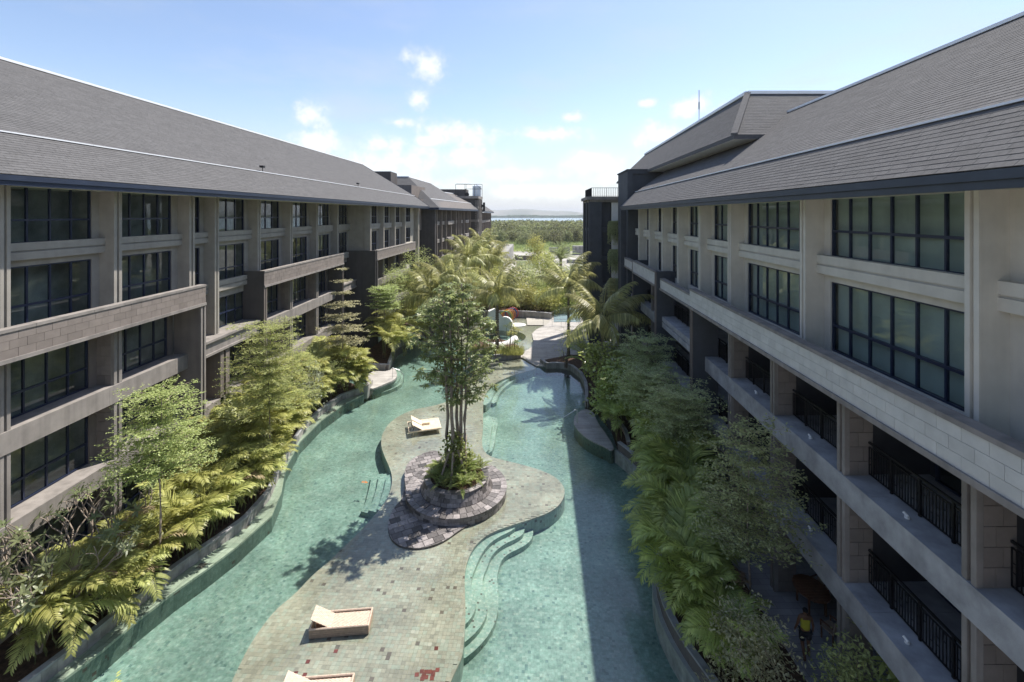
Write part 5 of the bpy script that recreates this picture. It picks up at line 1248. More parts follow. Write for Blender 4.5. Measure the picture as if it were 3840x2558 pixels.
areca(7.9, 16.9, .1, 1.3, 10, 'dry', 'small reddish-brown palm beside the terrace paving', None, seed=260)
tiered(8.2, 15.9, .0, 7.0, 8, 2.1, 'thin pale-stemmed young tree with airy foliage beside the paved terrace', 'airy young trees', 'vine', 'a', ll=.12, lw=.06, seed=31, start=.42, rtop=.4, rise=.35, cl=6, name='young_tree')
tiered(8.3, 22.6, .0, 5.6, 6, 1.9, 'second airy grey-green tree in the right bed behind the thin pale one', 'airy young trees', 'vine', 'a', ll=.12, lw=.06, seed=33, start=.62, rtop=.8, rise=.3, cl=7, name='young_tree')
tiered(7.7, 26.4, .3, 5.0, 6, 2.0, 'grey-green small-leaved tree in the middle of the right bed', 'airy young trees', 'vine', 'a', ll=.13, lw=.065, seed=35, start=.65, rtop=.85, rise=.3, cl=7, name='young_tree')
tiered(9.0, 30.6, .3, 5.8, 4, 2.0, 'grey-green umbrella-shaped tree close to the dark balcony frame', 'airy young trees', 'vine', 'a', ll=.11, lw=.055, seed=36, start=.72, rtop=.7, rise=.25, cl=10, name='young_tree')
bushy(6.9, 34.0, .3, 4.6, 1.5, 210, 'sunlit broad-leaved shrub at the far corner of the right bed', 'shrub', None, 'broad', .17, .25, seed=37, per=6, spread=.4, seg=2, name='broad_leaf_shrub')
bushy(6.9, 31.0, .3, 4.2, 1.2, 170, 'broad-leaved shrub hanging over the right side of the pool', 'shrub', None, 'broad', .16, .24, seed=39, per=6, spread=.4, seg=2, name='broad_leaf_shrub')
bushy(8.5, 36.4, .3, 4.6, 1.5, 160, 'dark glossy shrub below the coconut palm on the right', 'shrub', None, 'tree', .07, .17, seed=41, per=10, spread=.4)
frangipani(9.6, 34.4, .3, 4.6, 'white-flowering frangipani beside the dark frame of the right wing', 14, flowers=True)
bushy(6.9, 13.1, .1, 2.9, 1.1, 190, 'sunlit pale shrub at the bottom right of the planting bed', 'shrub', None, 'vari', .055, .11, seed=43, per=16, spread=.35, flat=.3)
bushy(9.7, 11.9, -.1, 2.6, 1.4, 240, 'fine-leaved green shrub in front of the terrace at the bottom edge', 'shrub', None, 'lace', .055, .12, seed=45, per=16, spread=.4, flat=.3)
bushy(11.0, 12.0, -.1, 3.4, 1.0, 60, 'big-leaved plant at the bottom right below the balconies', 'shrub', None, 'broad', .15, .42, seed=47, per=5, spread=.4, seg=2, whorl=7, bend=.4)
bushy(7.3, 40.0, .3, 3.2, .8, 60, 'young papaya-like plant on thin stems by the dark curved wall', 'shrub', None, 'broad', .14, .32, seed=49, stems=6, whorl=6, bend=.3, base=.55)
bushy(5.0, 42.6, .3, 3.4, .8, 80, 'clump of thin bamboo-like stems behind the dark curved wall', 'shrub', None, 'areca', .04, .22, seed=51, stems=9, per=9, spread=.4, base=.35)
coconut(7.6, 38.3, .3, 5.3, 4.4, 17, 'coconut palm with wide arching fronds at the far end of the right bed', 'coconut palms', seed=3, r=.15)
coconut(5.7, 46.3, .1, 7.0, 4.1, 17, 'coconut palm rising behind the deck just left of the nearest one', 'coconut palms', seed=5, r=.15)
areca(6.6, 40.6, .3, 3.0, 16, 'areca_g', 'green fan of palm leaves under the right coconut palm', None, seed=270)

# ---------------------------------------------------------------- central tree in the round planter
def central_tree():
    rs = random.Random(8); o = empty('courtyard_tree', (-2.87, 23.85, .93), 'tall multi-stemmed tree with whorled glossy leaves in the round stone planter', 'tree')
    pts = []
    stems = [((-.45,.15),(-.75,.5),9.0),((-.2,-.1),(-.35,.2),9.6),((.15,.2),(.25,.5),9.9),((.38,-.05),(.55,.1),8.8),((.0,.35),(-.1,1.0),8.4)]
    for (b0, t0, h) in stems:
        P_ = [Vector((b0[0]+(t0[0]-b0[0])*t, b0[1]+(t0[1]-b0[1])*t, h*t))+Vector((rs.uniform(-.06,.06), rs.uniform(-.06,.06), 0)) for t in [i/9 for i in range(10)]]
        obj('trunk', MB().tube(P_, [.10*(1-.8*i/9)+.012 for i in range(10)], 8), M['bark_l'], o, True)
        bm = MB()
        for k in range(26):
            f = .42+.58*(k+rs.random()*.6)/26; z = h*f; i = min(8, int(f*9)); p = P_[i].lerp(P_[min(9,i+1)], f*9-i)
            a = rs.random()*6.283; R_ = (2.35*math.sin(math.pi*min(.97, (f-.18)/.86))**.7)*(.45+.6*rs.random())
            if f < .45: R_ *= .8
            e = p+Vector((R_*math.cos(a), R_*math.sin(a)*.9, .15+R_*rs.uniform(-.05,.5)))
            bm.tube([tuple(p), tuple(p.lerp(e,.5)+Vector((0,0,.1))), tuple(e)], [.025,.016,.006], 4, False)
            for q in range(rs.randint(5, 9)):
                g_ = .45+.55*rs.random(); pts.append(p.lerp(e, g_)+Vector((rs.gauss(0,.2), rs.gauss(0,.2), rs.gauss(0,.16))))
        obj('branches', bm, M['bark_l'], o)
    put('crown', crown_mesh(pts, LM['tree'], .08, .27, 1, .1, whorl=7, bend=.28, rs=rs), o)
central_tree()
FRN = [frond(1.0, 15, .19, .045, .8, .75, .3, seg=1, rach=.008, bend=.2).mesh('frond', LM['fern']) for _ in range(3)]
def fern(x, y, z, r, n, label, seed, group, tilt=.4):
    rs = random.Random(seed); o = empty('fern', (x, y, z), label, 'fern', group)
    for i in range(n):
        a = 2.399*i+rs.random()*.5; put('frond', rs.choice(FRN), o, (rs.uniform(-.1,.1), rs.uniform(-.1,.1), 0), (rs.uniform(-.3,.3), -rs.uniform(-.1,1.0), a), r*(.7+.5*rs.random()))
GF = 'ferns filling the round stone planter'
rs = random.Random(77); FL = ['at the front','at the front left','on the left side','at the back left','at the back','at the back right','on the right side','at the front right']
for i in range(16):
    ring_ = i % 2; a = -math.pi/2-6.283*(i//2)/8+ring_*.3; r = .55+.6*ring_
    fern(-2.87+r*math.cos(a), 23.85+r*math.sin(a), .95, .85 if ring_ else 1.0, 15, '%s fern %s of the round stone planter' % ('outer' if ring_ else 'inner', FL[i//2]), i, GF)
bushy(-2.87, 23.95, .93, 2.1, .6, 170, 'climbing broad-leaved creeper wrapped round the central trunks', 'creeper', None, 'fern', .10, .2, seed=91, per=5, spread=.3, name='creeper', seg=2, shape=.9, base=.05)
for i, (x, y, t) in enumerate(((-3.05,22.85,(.05,.5)),(-2.2,23.3,(-.6,.3)),(-3.7,23.2,(.5,.3)))):
    tag(obj('tree_stake', MB().tube([(x,y,.9),(x+t[0],y+t[1],2.4)], .05, 7), M['bark_l']), ('wooden stake propping the central tree, %s' % ['the one in front','the one on the right','the one on the left'][i]), 'stake', 'stakes propping the central tree')
# ---------------------------------------------------------------- island planting
coconut(-1.5, 46.3, .45, 6.0, 4.3, 18, 'coconut palm on wooden props standing in the island planter', 'coconut palms', seed=7, r=.20, props=True, lean=(0.0,0))
CN = 'yellow-green papyrus plants on the island'
for i, (x, y, h) in enumerate(((-.35,46.0,3.3),(.35,46.2,2.9),(-.1,47.0,2.2),(-2.2,46.1,2.8),(-2.9,46.4,3.0),(-3.5,46.7,2.6),(-2.5,47.0,3.2))):
    rs = random.Random(i+300); o = empty('papyrus_plant', (x, y, .45), 'yellow papyrus tuft on tall stems, %s from the left on the island' % nth([5,6,4,3,1,0,2][i]), 'plant', CN)
    for k in range(3 if i < 3 else 6):
        a = rs.random()*6.28; e = Vector((.25*math.cos(a)+.1*k, .25*math.sin(a), h*(.8+.2*rs.random()))); obj('stem', MB().tube([(0.1*math.cos(a),.1*math.sin(a),0), tuple(e)], .02, 5), M['cane'], o)
        mb = MB()
        for q in range(26):
            b = rs.random()*6.283; leaf(mb, e, Vector((math.cos(b), math.sin(b), rs.uniform(-.25,.5))), .55, .05, Vector((0,0,1)), .25, 2)
        obj('tuft', mb, LM['lime'], o)
gm = MB(); rs = random.Random(310)
for i in range(2600):
    x = rs.uniform(-4.2, 1.1); y = 45.6+rs.random()*1.3+abs(x+1.2)*.05; leaf(gm, Vector((x, y, .42)), Vector((rs.uniform(-.5,.5), rs.uniform(-.6,.4), 1)), rs.uniform(.4,.95), .03, Vector((rs.uniform(-1,1),-1,0)), .35, 2)
tag(obj('ornamental_grass', gm, LM['lime']), 'tufts of pale ornamental grass filling the island planter', 'grass', kind='stuff')
# ---------------------------------------------------------------- centre and far palms
for i, (x, y, h, L_, lean, lb) in enumerate(((-6.0,60,8.3,4.6,(0,0),'dark coconut palm with swept fronds left of the central tree top'),(-4.7,68,8.8,4.4,(0,0),'tallest coconut palm at the head of the left channel'),(-3.2,64,7.4,4.2,(0,0),'coconut palm behind the white climbing wall'),(-7.7,54.5,6.0,4.6,(0,0),'coconut palm with yellowish fronds leaning over the left channel'),(-9.2,52,5.0,4.4,(0,0),'low coconut palm with olive drooping fronds in the far left bed'))):
    coconut(x, y, .3, h, L_, 18, lb, 'coconut palms', seed=20+i)
for i, (x, y, h, L_, lb) in enumerate(((10.0,94,5.2,4.2,'largest date palm with a full round head in the far garden'),(7.2,84,3.6,3.6,'date palm in front of the largest one in the far garden'),(10.6,80,3.2,3.4,'date palm nearest the dark stair block'))): datepalm(x, y, 0, h, L_, lb, seed=60+i)
bushy(1.6, 74, .3, 8.6, 2.4, 110, 'open dark-leaved tree on several thin stems behind the splash pool', 'tree', None, 'tree', .16, .34, seed=71, per=5, spread=.5, whorl=7, base=.45, name='courtyard_tree')
for i, (x, y, h, r, lb, mt) in enumerate(((4.6,88,10.2,1.5,'narrow yellow-green tree rising in the middle of the far garden','lime'),(5.4,80,7.6,1.7,'yellow-leaved bushy tree between the date palms and the open tree','lime'),(-.4,70.5,5.2,1.5,'pale green bush at the back of the splash pool','lime'),(3.4,72.5,5.4,1.3,'slim light tree by the deck behind the splash pool','vine'),(6.2,70.5,5.0,1.3,'light green bush right of the slim tree behind the deck','vine'),(-3.8,78.5,7.8,2.0,'feathery yellow tree in front of the far concrete wall','lime'),(-6.4,84,8.4,2.2,'spreading yellow-green tree near the far left tower','lime'),(2.2,68.8,3.0,1.3,'low bright shrub behind the concrete wall of the splash pool','areca'),(-2.6,67.8,3.2,1.2,'low green shrub behind the coloured rings','areca'),(5.6,66.4,3.2,1.4,'bright shrub at the back corner of the deck','areca'),(8.2,68,3.4,1.4,'green shrub in front of the stair block','areca_g'))):
    bushy(x, y, .2, h, r*1.15, 230, lb, 'tree' if h > 4 else 'shrub', None, mt, .12, .36, seed=500+i, per=10, spread=.6, base=.25, name='garden_tree' if h > 4 else 'garden_shrub')
for i in range(9):
    x = -1.0+i*.75; rs = random.Random(i+700); o = empty('garden_shrub', (x, 66.2+.3*math.sin(i*2), .65), 'slim upright plant, %s from the left behind the splash pool wall' % nth(i), 'plant', 'slim plants behind the splash pool wall')
    obj('stem', MB().tube([(0,0,0),(.05,0,1.6),(0,.05,2.6)], [.04,.03,.02], 5), M['bark_l'], o)
    pts = [Vector((rs.gauss(0,.3), rs.gauss(0,.3), rs.uniform(.7,2.9))) for _ in range(46)]
    put('crown', crown_mesh(pts, LM['lime' if i % 3 else 'vine'], .07, .2, 8, .3, .2, rs=rs), o)

GM = 'bushes filling the garden round the splash pool'
for i, (x, y, h, r, mt) in enumerate(((-8.4,57.5,3.6,1.6,'areca'),(-7.2,61.5,4.2,1.8,'lime'),(-9.0,65.5,4.6,2.0,'areca'),(-6.2,66.5,4.4,1.8,'vine'),(-3.8,67.2,3.6,1.5,'lime'),(-7.4,71,5.2,2.2,'areca'),(-4.6,73,5.4,2.2,'lime'),(-1.4,73.5,4.4,1.8,'areca'),(.8,69.5,3.8,1.5,'lime'),(3.2,76.5,5.0,2.0,'vine'),(6.0,76,4.6,2.0,'areca'),(8.8,73.5,4.4,2.0,'lime'),(11,76.5,4.2,1.8,'areca'),(-9.5,76,5.8,2.4,'vine'),(-6.5,79,5.6,2.4,'lime'),(1.2,80,4.6,2.2,'areca'),(8.5,90,4.2,2.2,'lime'),(12.8,86,4.0,2.0,'areca'),(5.2,70.2,3.4,1.3,'areca_g'),(2.3,67.6,3.0,1.2,'lime'))):
    bushy(x, y, .1, h*1.15, r*1.1, 150, 'leafy bush, %s from the camera in the garden round the splash pool' % nth(sorted([57.5,61.5,65.5,66.5,67.2,71,73,73.5,69.5,76.5,76,73.51,76.51,76.01,79,80,90,86,70.2,67.6]).index(y if y not in (73.5,76.5,76) or i in (7,9,10) else y+.01) if True else 0), 'bush', GM, mt, .10, .42, seed=900+i, per=9, spread=.8, base=.1, name='garden_bush', seg=2, bend=.3)
# vines hanging from the stair block planters
for i, (z, ln) in enumerate(((13.5,2.9),(10.3,2.9),(7.0,2.9))):
    rs = random.Random(i+40); p = empty('wall_planter', (11.5, 51.6, z), '%s dark planter box with trailing vines on the stair block' % ['top','middle','lowest'][i], 'planter', 'planter boxes with trailing vines')
    obj('box', MB().box(-.1,1.1,0,.8,-1.35,0).box(0,1.0,.1,.7,-.05,.02), M['darkblue'], p)
    mb = MB()
    for k in range(130):
        x = rs.uniform(-.75,.75); y = rs.uniform(-.15,.6); L_ = ln*rs.uniform(.3,1); q = Vector((x*.4, y*.3+.2, .25)); pts_ = []
        for j in range(9):
            t = j/8; pts_.append(Vector((x*(.4+.6*min(1,t*4)), y-.3*min(1,t*3), .30*math.sin(min(1,t*4)*math.pi*.9)-L_*max(0,t-.12))))
        mb.tube(pts_, .006, 3, False)
        for j in range(1, 9):
            for w in range(5): leaf(mb, pts_[j-1].lerp(pts_[j], rs.random()), Vector((rs.uniform(-1,1), rs.uniform(-1,.4), rs.uniform(-.9,.3))), .11, .045, Vector((0,-1,.3)), .2, 1)
    tag(obj('trailing_vine', mb, LM['vine']), 'green vines trailing from the %s planter box of the stair block' % ['top','middle','lowest'][i], 'vine', 'trailing vines on the stair block').location = (11.5, 51.6, z)

# ---------------------------------------------------------------- mangrove forest and scrub beyond
def forest():
    rs = random.Random(12); mb = MB()
    for i in range(1500):
        y = 248+(rs.random()**1.3)*240; x = (rs.uniform(-.10,.20))*y; 
        h = rs.uniform(7.5,11)*(1 if y > 270 else .7); w = h*rs.uniform(.5,.8)
        n = 70 if y < 300 else 34; s = h*(.085 if y < 300 else .12)
        for k in range(n):
            a = rs.random()*6.283; u = rs.random(); ph = math.acos(1-1.25*u); r = w*(.75+.35*rs.random())
            p = Vector((x+r*math.sin(ph)*math.cos(a), y+r*math.sin(ph)*math.sin(a), -1.6+h*.45+h*.55*math.cos(ph)))
            leaf(mb, p, Vector((rs.uniform(-1,1), rs.uniform(-1,1), rs.uniform(-.5,.7))), s*1.5, s, Vector((rs.uniform(-1,1), rs.uniform(-1,1), 1.2)), .2, 1)
    tag(obj('mangrove_forest', mb, LM['mang']), 'wide belt of dark green mangrove trees between the building site and the bay', 'forest', kind='stuff')
    mb = MB()
    for i in range(2600):
        y = 196+rs.random()*56; x = rs.uniform(-.10,.20)*y; h = rs.uniform(.6,2.2)*(1 if y > 206 else .5)
        for k in range(12): leaf(mb, Vector((x+rs.gauss(0,.6), y+rs.gauss(0,.6), -1.3)), Vector((rs.uniform(-.8,.8), rs.uniform(-.8,.8), .8)), h, .25, Vector((0,-1,.2)), .3, 1)
    tag(obj('scrub', mb, LM['lace']), 'rough light green scrub in front of the mangroves', 'scrub', kind='stuff')
    for i, (x, y, h, r) in enumerate(((5.4,226,7,3.4),(16,240,7.5,3.4),(28,232,6.5,3.0),(-3,236,7.6,3.6),(33,244,8,3.5),(22,222,5.2,2.8))):
        bushy(x, y, -1.3, h, r, 90, 'rounded bush, %s from the left at the front edge of the mangroves' % nth([1,2,4,0,5,3][i]), 'bush', 'bushes in front of the mangroves', 'mang', .4, .8, seed=800+i, per=8, spread=1.1, name='mangrove_bush')
forest()

# ================================================================ furniture, figures and small things
def bent(mb, p, q, r, n=8): return mb.tube([p, q], r, n)
def rattan_lounger(x, y, z, rot, label):
    o = empty('sun_lounger', (x, y, z), label, 'sun lounger', 'rattan sun loungers on the shallow shelf'); o.rotation_euler = (0,0,rot)
    Lx, Wy, H_ = 2.0, .74, .33
    for (a, b, c, d) in ((0,Lx,0,.05),(0,Lx,Wy-.05,Wy),(0,.05,.051,Wy-.051),(Lx-.05,Lx,.051,Wy-.051)):
        fr_ = MB(); n = 8
        for k in range(n):
            e = .004*(k % 2); fr_.box(a+e, b-e, c+e, d-e, .03+k*(H_-.05)/n, .03+(k+1)*(H_-.05)/n-.003)
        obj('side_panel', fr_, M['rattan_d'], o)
    t = MB()
    for (p, q) in (((0,.025),(Lx,.025)),((0,Wy-.025),(Lx,Wy-.025)),((.025,0),(.025,Wy)),((Lx-.025,0),(Lx-.025,Wy))):
        n = 34 if abs(p[0]-q[0]) > 1 else 12
        for i in range(n):
            u0 = i/n; u1 = (i+.82)/n; a = (p[0]+(q[0]-p[0])*u0, p[1]+(q[1]-p[1])*u0); b = (p[0]+(q[0]-p[0])*u1, p[1]+(q[1]-p[1])*u1)
            t.tube([(a[0],a[1],H_-.01),(b[0],b[1],H_-.003)], .03, 5)
    tag(obj('woven_rim', t, M['rattan'], o), kind='stuff')
    def slats(name, x0, x1, up=0.0):
        s_ = MB(); n = int((Wy-.14)/.028)
        for i in range(n):
            y0 = .07+i*(Wy-.14)/n; m = int((x1-x0)/.06)
            for k in range(m):
                xa = x0+k*(x1-x0)/m; s_.box(xa+.002, xa+(x1-x0)/m-.002, y0, y0+.024, 0, .018+.008*((i+k) % 2))
        return tag(obj(name, s_, M['rattan'], o), kind='stuff')
    st = slats('seat', .66, Lx-.06); st.location = (0,0,H_-.07)
    bk = slats('backrest', 0, .74); bk.location = (.68,0,H_-.06); bk.rotation_euler = (0, R(28), 0); bk.scale = (-1,1,1)
    obj('base_board', MB().box(.06,Lx-.06,.06,Wy-.06,.05,.07), M['wood'], o)
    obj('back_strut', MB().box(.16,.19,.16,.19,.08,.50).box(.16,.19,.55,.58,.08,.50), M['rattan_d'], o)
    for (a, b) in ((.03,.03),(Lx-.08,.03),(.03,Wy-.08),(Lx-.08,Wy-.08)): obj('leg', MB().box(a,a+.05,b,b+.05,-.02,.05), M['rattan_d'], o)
    return o
rattan_lounger(-6.95, 15.68, -.04, R(5.4), 'pinkish rattan sun lounger with raised back on the near shelf, the whole one')
rattan_lounger(-6.81, 13.33, -.04, R(4.5), 'rattan sun lounger cut off by the bottom edge of the picture')
def chaise():
    o = empty('double_chaise', (-6.73,29.97,-.04), 'pale teak double chaise longue with two raised backs behind the round planter', 'sun lounger'); o.rotation_euler = (0,0,R(16.5))
    Lx, Wy, z = 2.12, 1.62, .32
    for i in range(16):
        x0 = .86+i*(Lx-.86)/16; obj('slat', MB().box(x0+.004, x0+(Lx-.86)/16-.004, .03, Wy-.03, z, z+.022), M['teak'], o)
    obj('frame', MB().box(0,Lx,0,.05,z-.07,z-.001).box(0,Lx,Wy-.05,Wy,z-.07,z-.001).box(0,.05,.05,Wy-.05,z-.07,z-.001).box(Lx-.05,Lx,.05,Wy-.05,z-.07,z-.001).box(.1,.8,.78,.84,z-.07,z-.001), M['teak'], o)
    for (a, b) in ((.25,.06),(Lx-.3,.06),(.25,Wy-.12),(Lx-.3,Wy-.12)): obj('leg', MB().box(a,a+.06,b,b+.06,-.02,z-.07), M['teak'], o)
    for k, y0 in enumerate((.05,.87)):
        bk = MB()
        for i in range(9): bk.box(i*.085+.004, (i+1)*.085-.004, 0, .68, 0, .02)
        q = obj('backrest', bk, M['teak'], o); q.location = (.86, y0, z); q.scale = (-1,1,1); q.rotation_euler = (0, R(33), 0)
        obj('back_support', MB().tube([(.25,y0+.1,z-.02),(.35,y0+.1,z+.3)], .018, 5).tube([(.25,y0+.58,z-.02),(.35,y0+.58,z+.3)], .018, 5).tube([(.06,y0+.1,z),(.06,y0+.58,z)], .018, 5), M['frame'], o)
    obj('tray', MB().box(.95,1.42,.70,.92,z+.024,z+.17), M['teak'], o)
chaise()
# coloured water rings
ringcols = [('green',(.05,.22,.08)),('yellow',(.65,.42,.04)),('orange',(.60,.20,.03)),('orange',(.5,.14,.03)),('blue',(.03,.06,.25)),('red',(.50,.03,.04))]
for i, (cn, c) in enumerate(ringcols):
    mt = M['ring%d' % i] = mat('painted_ring_'+cn, c, .35, .05, 3, spec=.5); t = i/5
    cx, cy = -.98+1.05*t, 61.9+2.6*t; r = .80; pts = [(cx+r*math.cos(a), cy, .66+r*math.sin(a)) for a in [math.radians(-62+304*k/30) for k in range(31)]]
    pts = [(cx+r*math.sin(a), cy+.05*math.cos(a), .66-r*math.cos(a)) for a in [math.radians(28+304*k/30) for k in range(31)]]
    o = obj('water_ring', MB().tube(pts, .055, 8), mt); tag(o, '%s hoop, %s from the front in the row of coloured splash hoops' % (cn, nth(i)), 'hoop', 'coloured splash hoops')
for f in (o,): pass
tag(obj('splash_pad', MB().prism([(1.1*math.cos(a)*1.12+.62+.0, .98*math.sin(a)+60.35) for a in [6.2832*k/40 for k in range(40)]], -.05, .04), M['white']), 'round white pad lying in the shallow splash pool', 'pad')
cw = empty('climbing_wall', (-2.6,57.8,-.05), 'white angular climbing wall standing in the splash pool left of the hoops', 'climbing wall')
obj('panel', MB().quad((-.9,0,0),(1.55,-.3,0),(1.6,-.3,1.55),(.5,-.15,2.75),(-.3,-.1,2.35)).quad((-.9,1.6,0),(-.9,0,0),(-.3,-.1,2.35),(-.5,1.4,2.2)).quad((1.55,-.3,0),(1.3,1.4,0),(1.3,1.3,1.4),(1.6,-.3,1.55)).quad((.5,-.15,2.75),(1.6,-.3,1.55),(1.3,1.3,1.4),(.3,1.4,2.5)).quad((-.3,-.1,2.35),(.5,-.15,2.75),(.3,1.4,2.5),(-.5,1.4,2.2)).quad((-.9,1.6,0),(1.3,1.4,0),(1.3,1.3,1.4),(.3,1.4,2.5),(-.5,1.4,2.2)), M['white'], cw)
obj('side_disc', MB().tube([(1.75,-.35,.85),(1.85,.0,.85)], .9, 28), M['white'], cw)
sl = [(-2.6,50.0,.05,.5),(-2.0,49.9,.12,.52),(-1.4,49.8,.22,.5),(-.8,49.9,.35,.48),(-.2,50.2,.62,.46),(.1,50.7,.95,.42),(.35,51.3,1.0,.4)]
tag(obj('water_slide', MB().tube([(a,b,c*.6) for a,b,c,r in sl], [r for *_ , r in sl], 14), M['white'], smooth=True), 'smooth white curved play slide behind the island planter', 'slide')
# handrails
def handrail(pts, label):
    o = obj('handrail', MB().tube(pts, .025, 8), M['steel']); tag(o, label, 'handrail', 'steel handrails at the pool steps')
HL1 = (-10.49, 40.32)
HL2 = (-9.54, 40.37)
HR1 = (4.5, 31.69)
HR2 = (3.53, 31.74)
handrail([(*HL1,.1),(*HL1,1.05),((HL1[0]+HL2[0])/2+.1,(HL1[1]+HL2[1])/2,.82),(HL2[0],HL2[1],.42),(HL2[0],HL2[1],-.3)], 'steel handrail on the small pale deck at the left side of the pool')
handrail([(*HR1,.1),(*HR1,1.0),(HR1[0]-.15,HR1[1]-.02,1.0),(HR2[0],HR2[1],.45),(HR2[0],HR2[1],-.3)], 'steel handrail on the shaded deck at the right side of the pool')
# floating leaves and odd red tiles
M['orange'] = mat('orange_leaf', (.55,.16,.02), .6, .2, 20)
def floater(x, y, k, label, mt):
    mb = MB(); rs = random.Random(k)
    for i in range(7): leaf(mb, Vector((x+rs.gauss(0,.09), y+rs.gauss(0,.07), .012+.002*i)), Vector((rs.uniform(-1,1), rs.uniform(-1,1), .02)), .16, .08, Vector((0,0,1)), .02, 1)
    tag(obj('floating_leaves', mb, mt), label, 'leaves')
FL1 = [(-8.04, 24.79), (-12.33, 14.33)]
floater(*FL1[0], 1, 'small clump of orange leaves floating near the left pool steps', M['orange'])
floater(*FL1[1], 2, 'yellow leaves floating near the bottom of the left channel', LM['lime'])
M['redtile'] = mat('dark_red_tile', (.15,.04,.03), .4, .15, 9, objrand=.2)
RT = [(-2.87, 14.6), (-2.73, 14.59), (-2.78, 14.51), (-2.62, 14.59), (-2.5, 14.57), (-2.79, 14.43), (-2.7, 14.42), (-2.5, 14.49), (-2.81, 14.37), (-2.51, 14.38), (-3.01, 14.5), (-2.54, 15.38), (-6.64, 14.92), (-6.55, 14.49), (-6.86, 14.54), (-5.87, 15.28), (-2.38, 14.65)]
me = MB().box(-.065,.065,-.065,.065,0,.006).mesh('tile', M['redtile'])
for (x, y) in RT: put('tile', me, plat, (x, y, -.042), (0,0,.06))
# table and chairs under the right balconies
tb_ = empty('garden_table', (11.15,17.1,-.17), 'oval brown slatted wooden table under the right balconies', 'table')
for i in range(10):
    y0 = -.62+i*.124; ym = y0+.06; hw = .55*math.sqrt(max(.1, 1-(ym/.66)**2)); obj('slat', MB().box(-hw,hw,y0+.004,y0+.118,.72,.75), M['wood'], tb_)
obj('rim', MB().tube([(.55*math.cos(a),.66*math.sin(a),.735) for a in [6.2832*k/28 for k in range(29)]], .022, 6, False), M['wood'], tb_)
for (a, b) in ((-.3,-.35),(.3,-.35),(-.3,.35),(.3,.35)): obj('leg', MB().box(a-.03,a+.03,b-.03,b+.03,0,.72), M['wood'], tb_)
def chair(x, y, rot, label):
    o = empty('garden_chair', (x, y, -.17), label, 'chair', 'chairs round the garden table'); o.rotation_euler = (0,0,rot)
    obj('seat', MB().box(-.24,.24,-.24,.24,.42,.46), M['rattan_d'], o); bk = obj('backrest', MB().box(-.24,.24,-.02,.02,0,.45), M['rattan_d'], o); bk.location = (0,.23,.47); bk.rotation_euler = (R(-10),0,0)
    for (a, b) in ((-.22,-.22),(.18,-.22),(-.22,.18),(.18,.18)): obj('leg', MB().box(a,a+.04,b,b+.04,0,.42), M['wood'], o)
    for s in (-.26,.22): obj('armrest', MB().box(s,s+.04,-.22,.22,.62,.65).box(s,s+.04,-.22,-.18,.46,.62), M['wood'], o)
chair(11.0, 15.8, R(200), 'wooden chair in front of the oval table beside a column'); chair(11.8, 17.6, R(-70), 'wooden chair behind the oval table against the dark wall')

# person walking away on the terrace
def skin(name, verts, edges, radii, mt, parent, sub=2, root=0):
    m = bpy.data.meshes.new(name); m.from_pydata(verts, edges, []); m.materials.append(mt); o = put(name, m, parent)
    md = o.modifiers.new('skin', 'SKIN'); md.use_smooth_shade = True; md.use_x_symmetry = False
    lay = m.skin_vertices[0].data
    for i, r in enumerate(radii): lay[i].radius = (r, r) if not isinstance(r, tuple) else r
    for i in range(len(verts)): lay[i].use_root = (i == root)
    sd_ = o.modifiers.new('sub', 'SUBSURF'); sd_.levels = sub; sd_.render_levels = sub
    return o
M['skin'] = mat('brown_skin', (.17,.085,.05), .55, .06, 5); M['yellow'] = mat('yellow_vest', (.55,.50,.05), .8, .1, 6, .2, 40); M['shorts'] = mat('dark_shorts', (.03,.03,.035), .8, .1, 6); M['hair'] = mat('black_hair', (.012,.01,.01), .5, .1, 20)
pe = empty('person', (9.72,15.2,-.17), 'person in a yellow sleeveless top walking away along the paved terrace', 'person'); pe.rotation_euler = (0,0,R(-8))
V_ = [(0,0,.93),(0,0,1.08),(0,.01,1.22),(0,.0,1.36),(0,.0,1.43),(0,.02,1.50),(0,.03,1.57),
      (.10,0,.88),(.12,.06,.50),(.11,-.02,.10),(.11,.14,.04),(-.10,0,.88),(-.11,-.04,.50),(-.11,-.24,.12),(-.11,-.14,.03),
      (.17,.0,1.36),(.23,-.03,1.10),(.25,.05,.87),(.25,.09,.79),(-.17,.0,1.36),(-.23,.02,1.10),(-.26,.10,.87),(-.26,.15,.79)]
E_ = [(0,1),(1,2),(2,3),(3,4),(4,5),(5,6),(0,7),(7,8),(8,9),(9,10),(0,11),(11,12),(12,13),(13,14),(3,15),(15,16),(16,17),(17,18),(3,19),(19,20),(20,21),(21,22)]
Rr = [(.14,.10),(.125,.09),(.15,.10),(.13,.085),.055,(.075,.09),(.078,.095),.085,.06,.042,.035,.085,.06,.042,.035,.055,.042,.032,.026,.055,.042,.032,.026]
skin('body', V_, E_, Rr, M['skin'], pe)
skin('vest', [(0,0,.90),(0,0,1.08),(0,.01,1.22),(0,0,1.35),(.09,0,1.40),(-.09,0,1.40)], [(0,1),(1,2),(2,3),(3,4),(3,5)], [(.17,.125),(.15,.115),(.17,.125),(.145,.10),.05,.05], M['yellow'], pe)
skin('shorts', [(0,0,.92),(.10,0,.84),(.12,.05,.56),(-.10,0,.84),(-.115,-.03,.56)], [(0,1),(1,2),(0,3),(3,4)], [(.15,.12),.11,.095,.11,.095], M['shorts'], pe)
skin('hair', [(0,.0,1.49),(0,.0,1.56),(0,.0,1.63)], [(0,1),(1,2)], [(.07,.06),(.092,.10),(.075,.085)], M['hair'], pe)
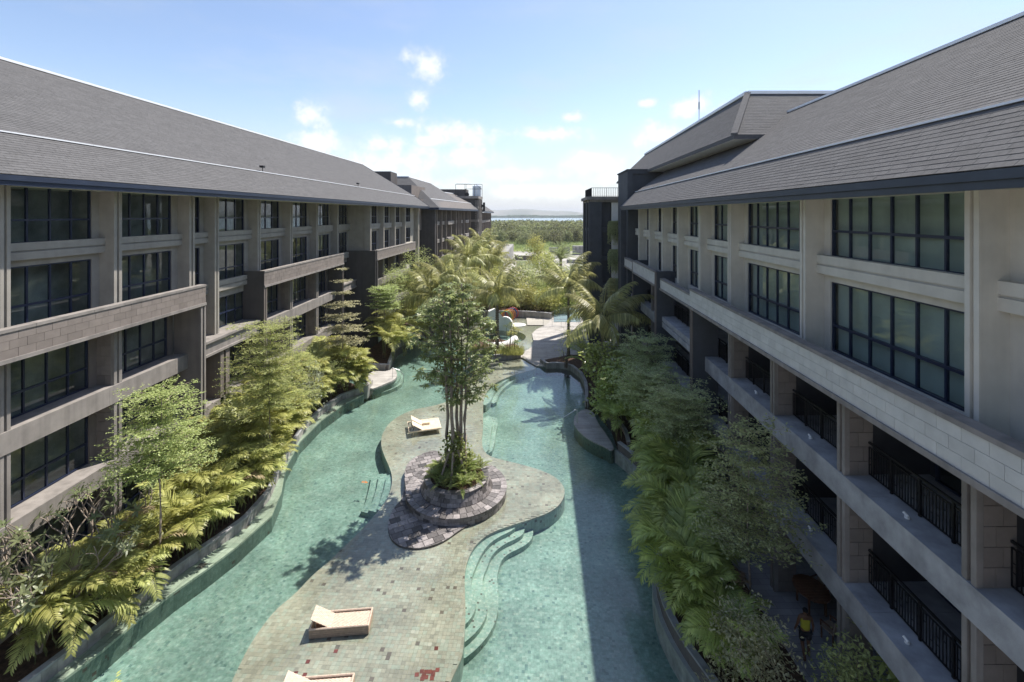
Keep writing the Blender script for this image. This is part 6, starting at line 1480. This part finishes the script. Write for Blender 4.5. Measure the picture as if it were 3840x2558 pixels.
for s, bx in ((1,.25),(-1,-.26)):
    for f in range(4):
        y0 = .065+.022*f if s > 0 else .12+.022*f; skin('finger', [(bx,y0,.80),(bx-s*.008,y0+.004,.745),(bx-s*.02,y0+.008,.70-.006*(f in (1,2)))], [(0,1),(1,2)], [.0095,.009,.007], M['skin'], pe, 1)
    skin('finger', [(bx-s*.01,y0+.012,.80),(bx-s*.03,y0+.04,.765),(bx-s*.035,y0+.05,.73)], [(0,1),(1,2)], [.011,.010,.008], M['skin'], pe, 1)

# fence and rails at the far deck, second pool beyond
fmb = MB(); rail_line(fmb, (4.0,58.8), (8.6,58.8), .1, 1.0, 1.1, .02)
for i in range(5): pass
fr_o = tag(obj('deck_fence', fmb, M['steel']), 'low steel fence at the far end of the timber deck', 'fence')
fm2 = MB(); rail_line(fm2, (6.9,52.6), (10.6,52.6), .1, .9, .3, .02)
tag(obj('dark_railing', fm2, M['iron']), 'dark railing in front of the stair block entrance', 'railing')
struct('far_pool', MB().quad((5.6,61.5,.14),(9.2,61.5,.14),(10.5,72,.14),(6.6,72,.14)), M['farpool'] if 'farpool' in M else M['sea'])
# building site walls beyond the garden
def conc(name, poly, z0, z1, label, cat, group=None, mt='concrete'):
    tag(obj(name, MB().prism(poly, z0, z1), M[mt]), label, cat, group)
conc('concrete_shell', [(-2.4,120),(.6,175),(-22,177),(-22,121)], -1.3, 3.3, 'roofless grey concrete shell with a long pale side wall beyond the garden', 'building shell')
GW = 'low concrete walls of the building site'
for i, (x0, x1, y0, y1, z, lb) in enumerate(((18,26.8,150,151,-.2,'long low wall at the right of the building site'),(11,22,118,118.8,-.2,'low wall nearest the date palms on the building site'),(11,11.8,118.9,150,-.5,'low wall running away along the middle of the site'),(1,9,160,161,.2,'dark low wall behind the green pond of the site'),(15,23.5,186,187,1.2,'dark block wall at the back of the site by the scrub'))):
    conc('site_wall', [(x0,y0),(x1,y0),(x1,y1),(x0,y1)], -1.34, z, lb, 'wall', GW, 'concrete' if i % 2 == 0 else 'taupe')
conc('ruin_block', [(24.2,181),(28.5,181),(28.5,184),(24.2,184)], -1.3, 2.1, 'small square concrete hut standing on the right of the building site', 'hut')
struct('pond', MB().quad((1.5,135,-1.3),(8,135,-1.3),(9,158,-1.3),(1.5,158,-1.3)), M['scrubg'])

# ---------------------------------------------------------------- air between here and the far shore
hm = bpy.data.materials.new('haze_air'); hm.use_nodes = True; hn = hm.node_tree; hn.nodes.clear()
ho = hn.nodes.new('ShaderNodeOutputMaterial'); hv_ = hn.nodes.new('ShaderNodeVolumePrincipled')
hv_.inputs['Color'].default_value = (.86,.90,.96,1); hv_.inputs['Density'].default_value = .00014; hv_.inputs['Anisotropy'].default_value = 0.0
hn.links.new(hv_.outputs[0], ho.inputs['Volume'])
tag(obj('haze', MB().box(-7000,7000,-90,9100,-6,120), hm), kind='stuff')
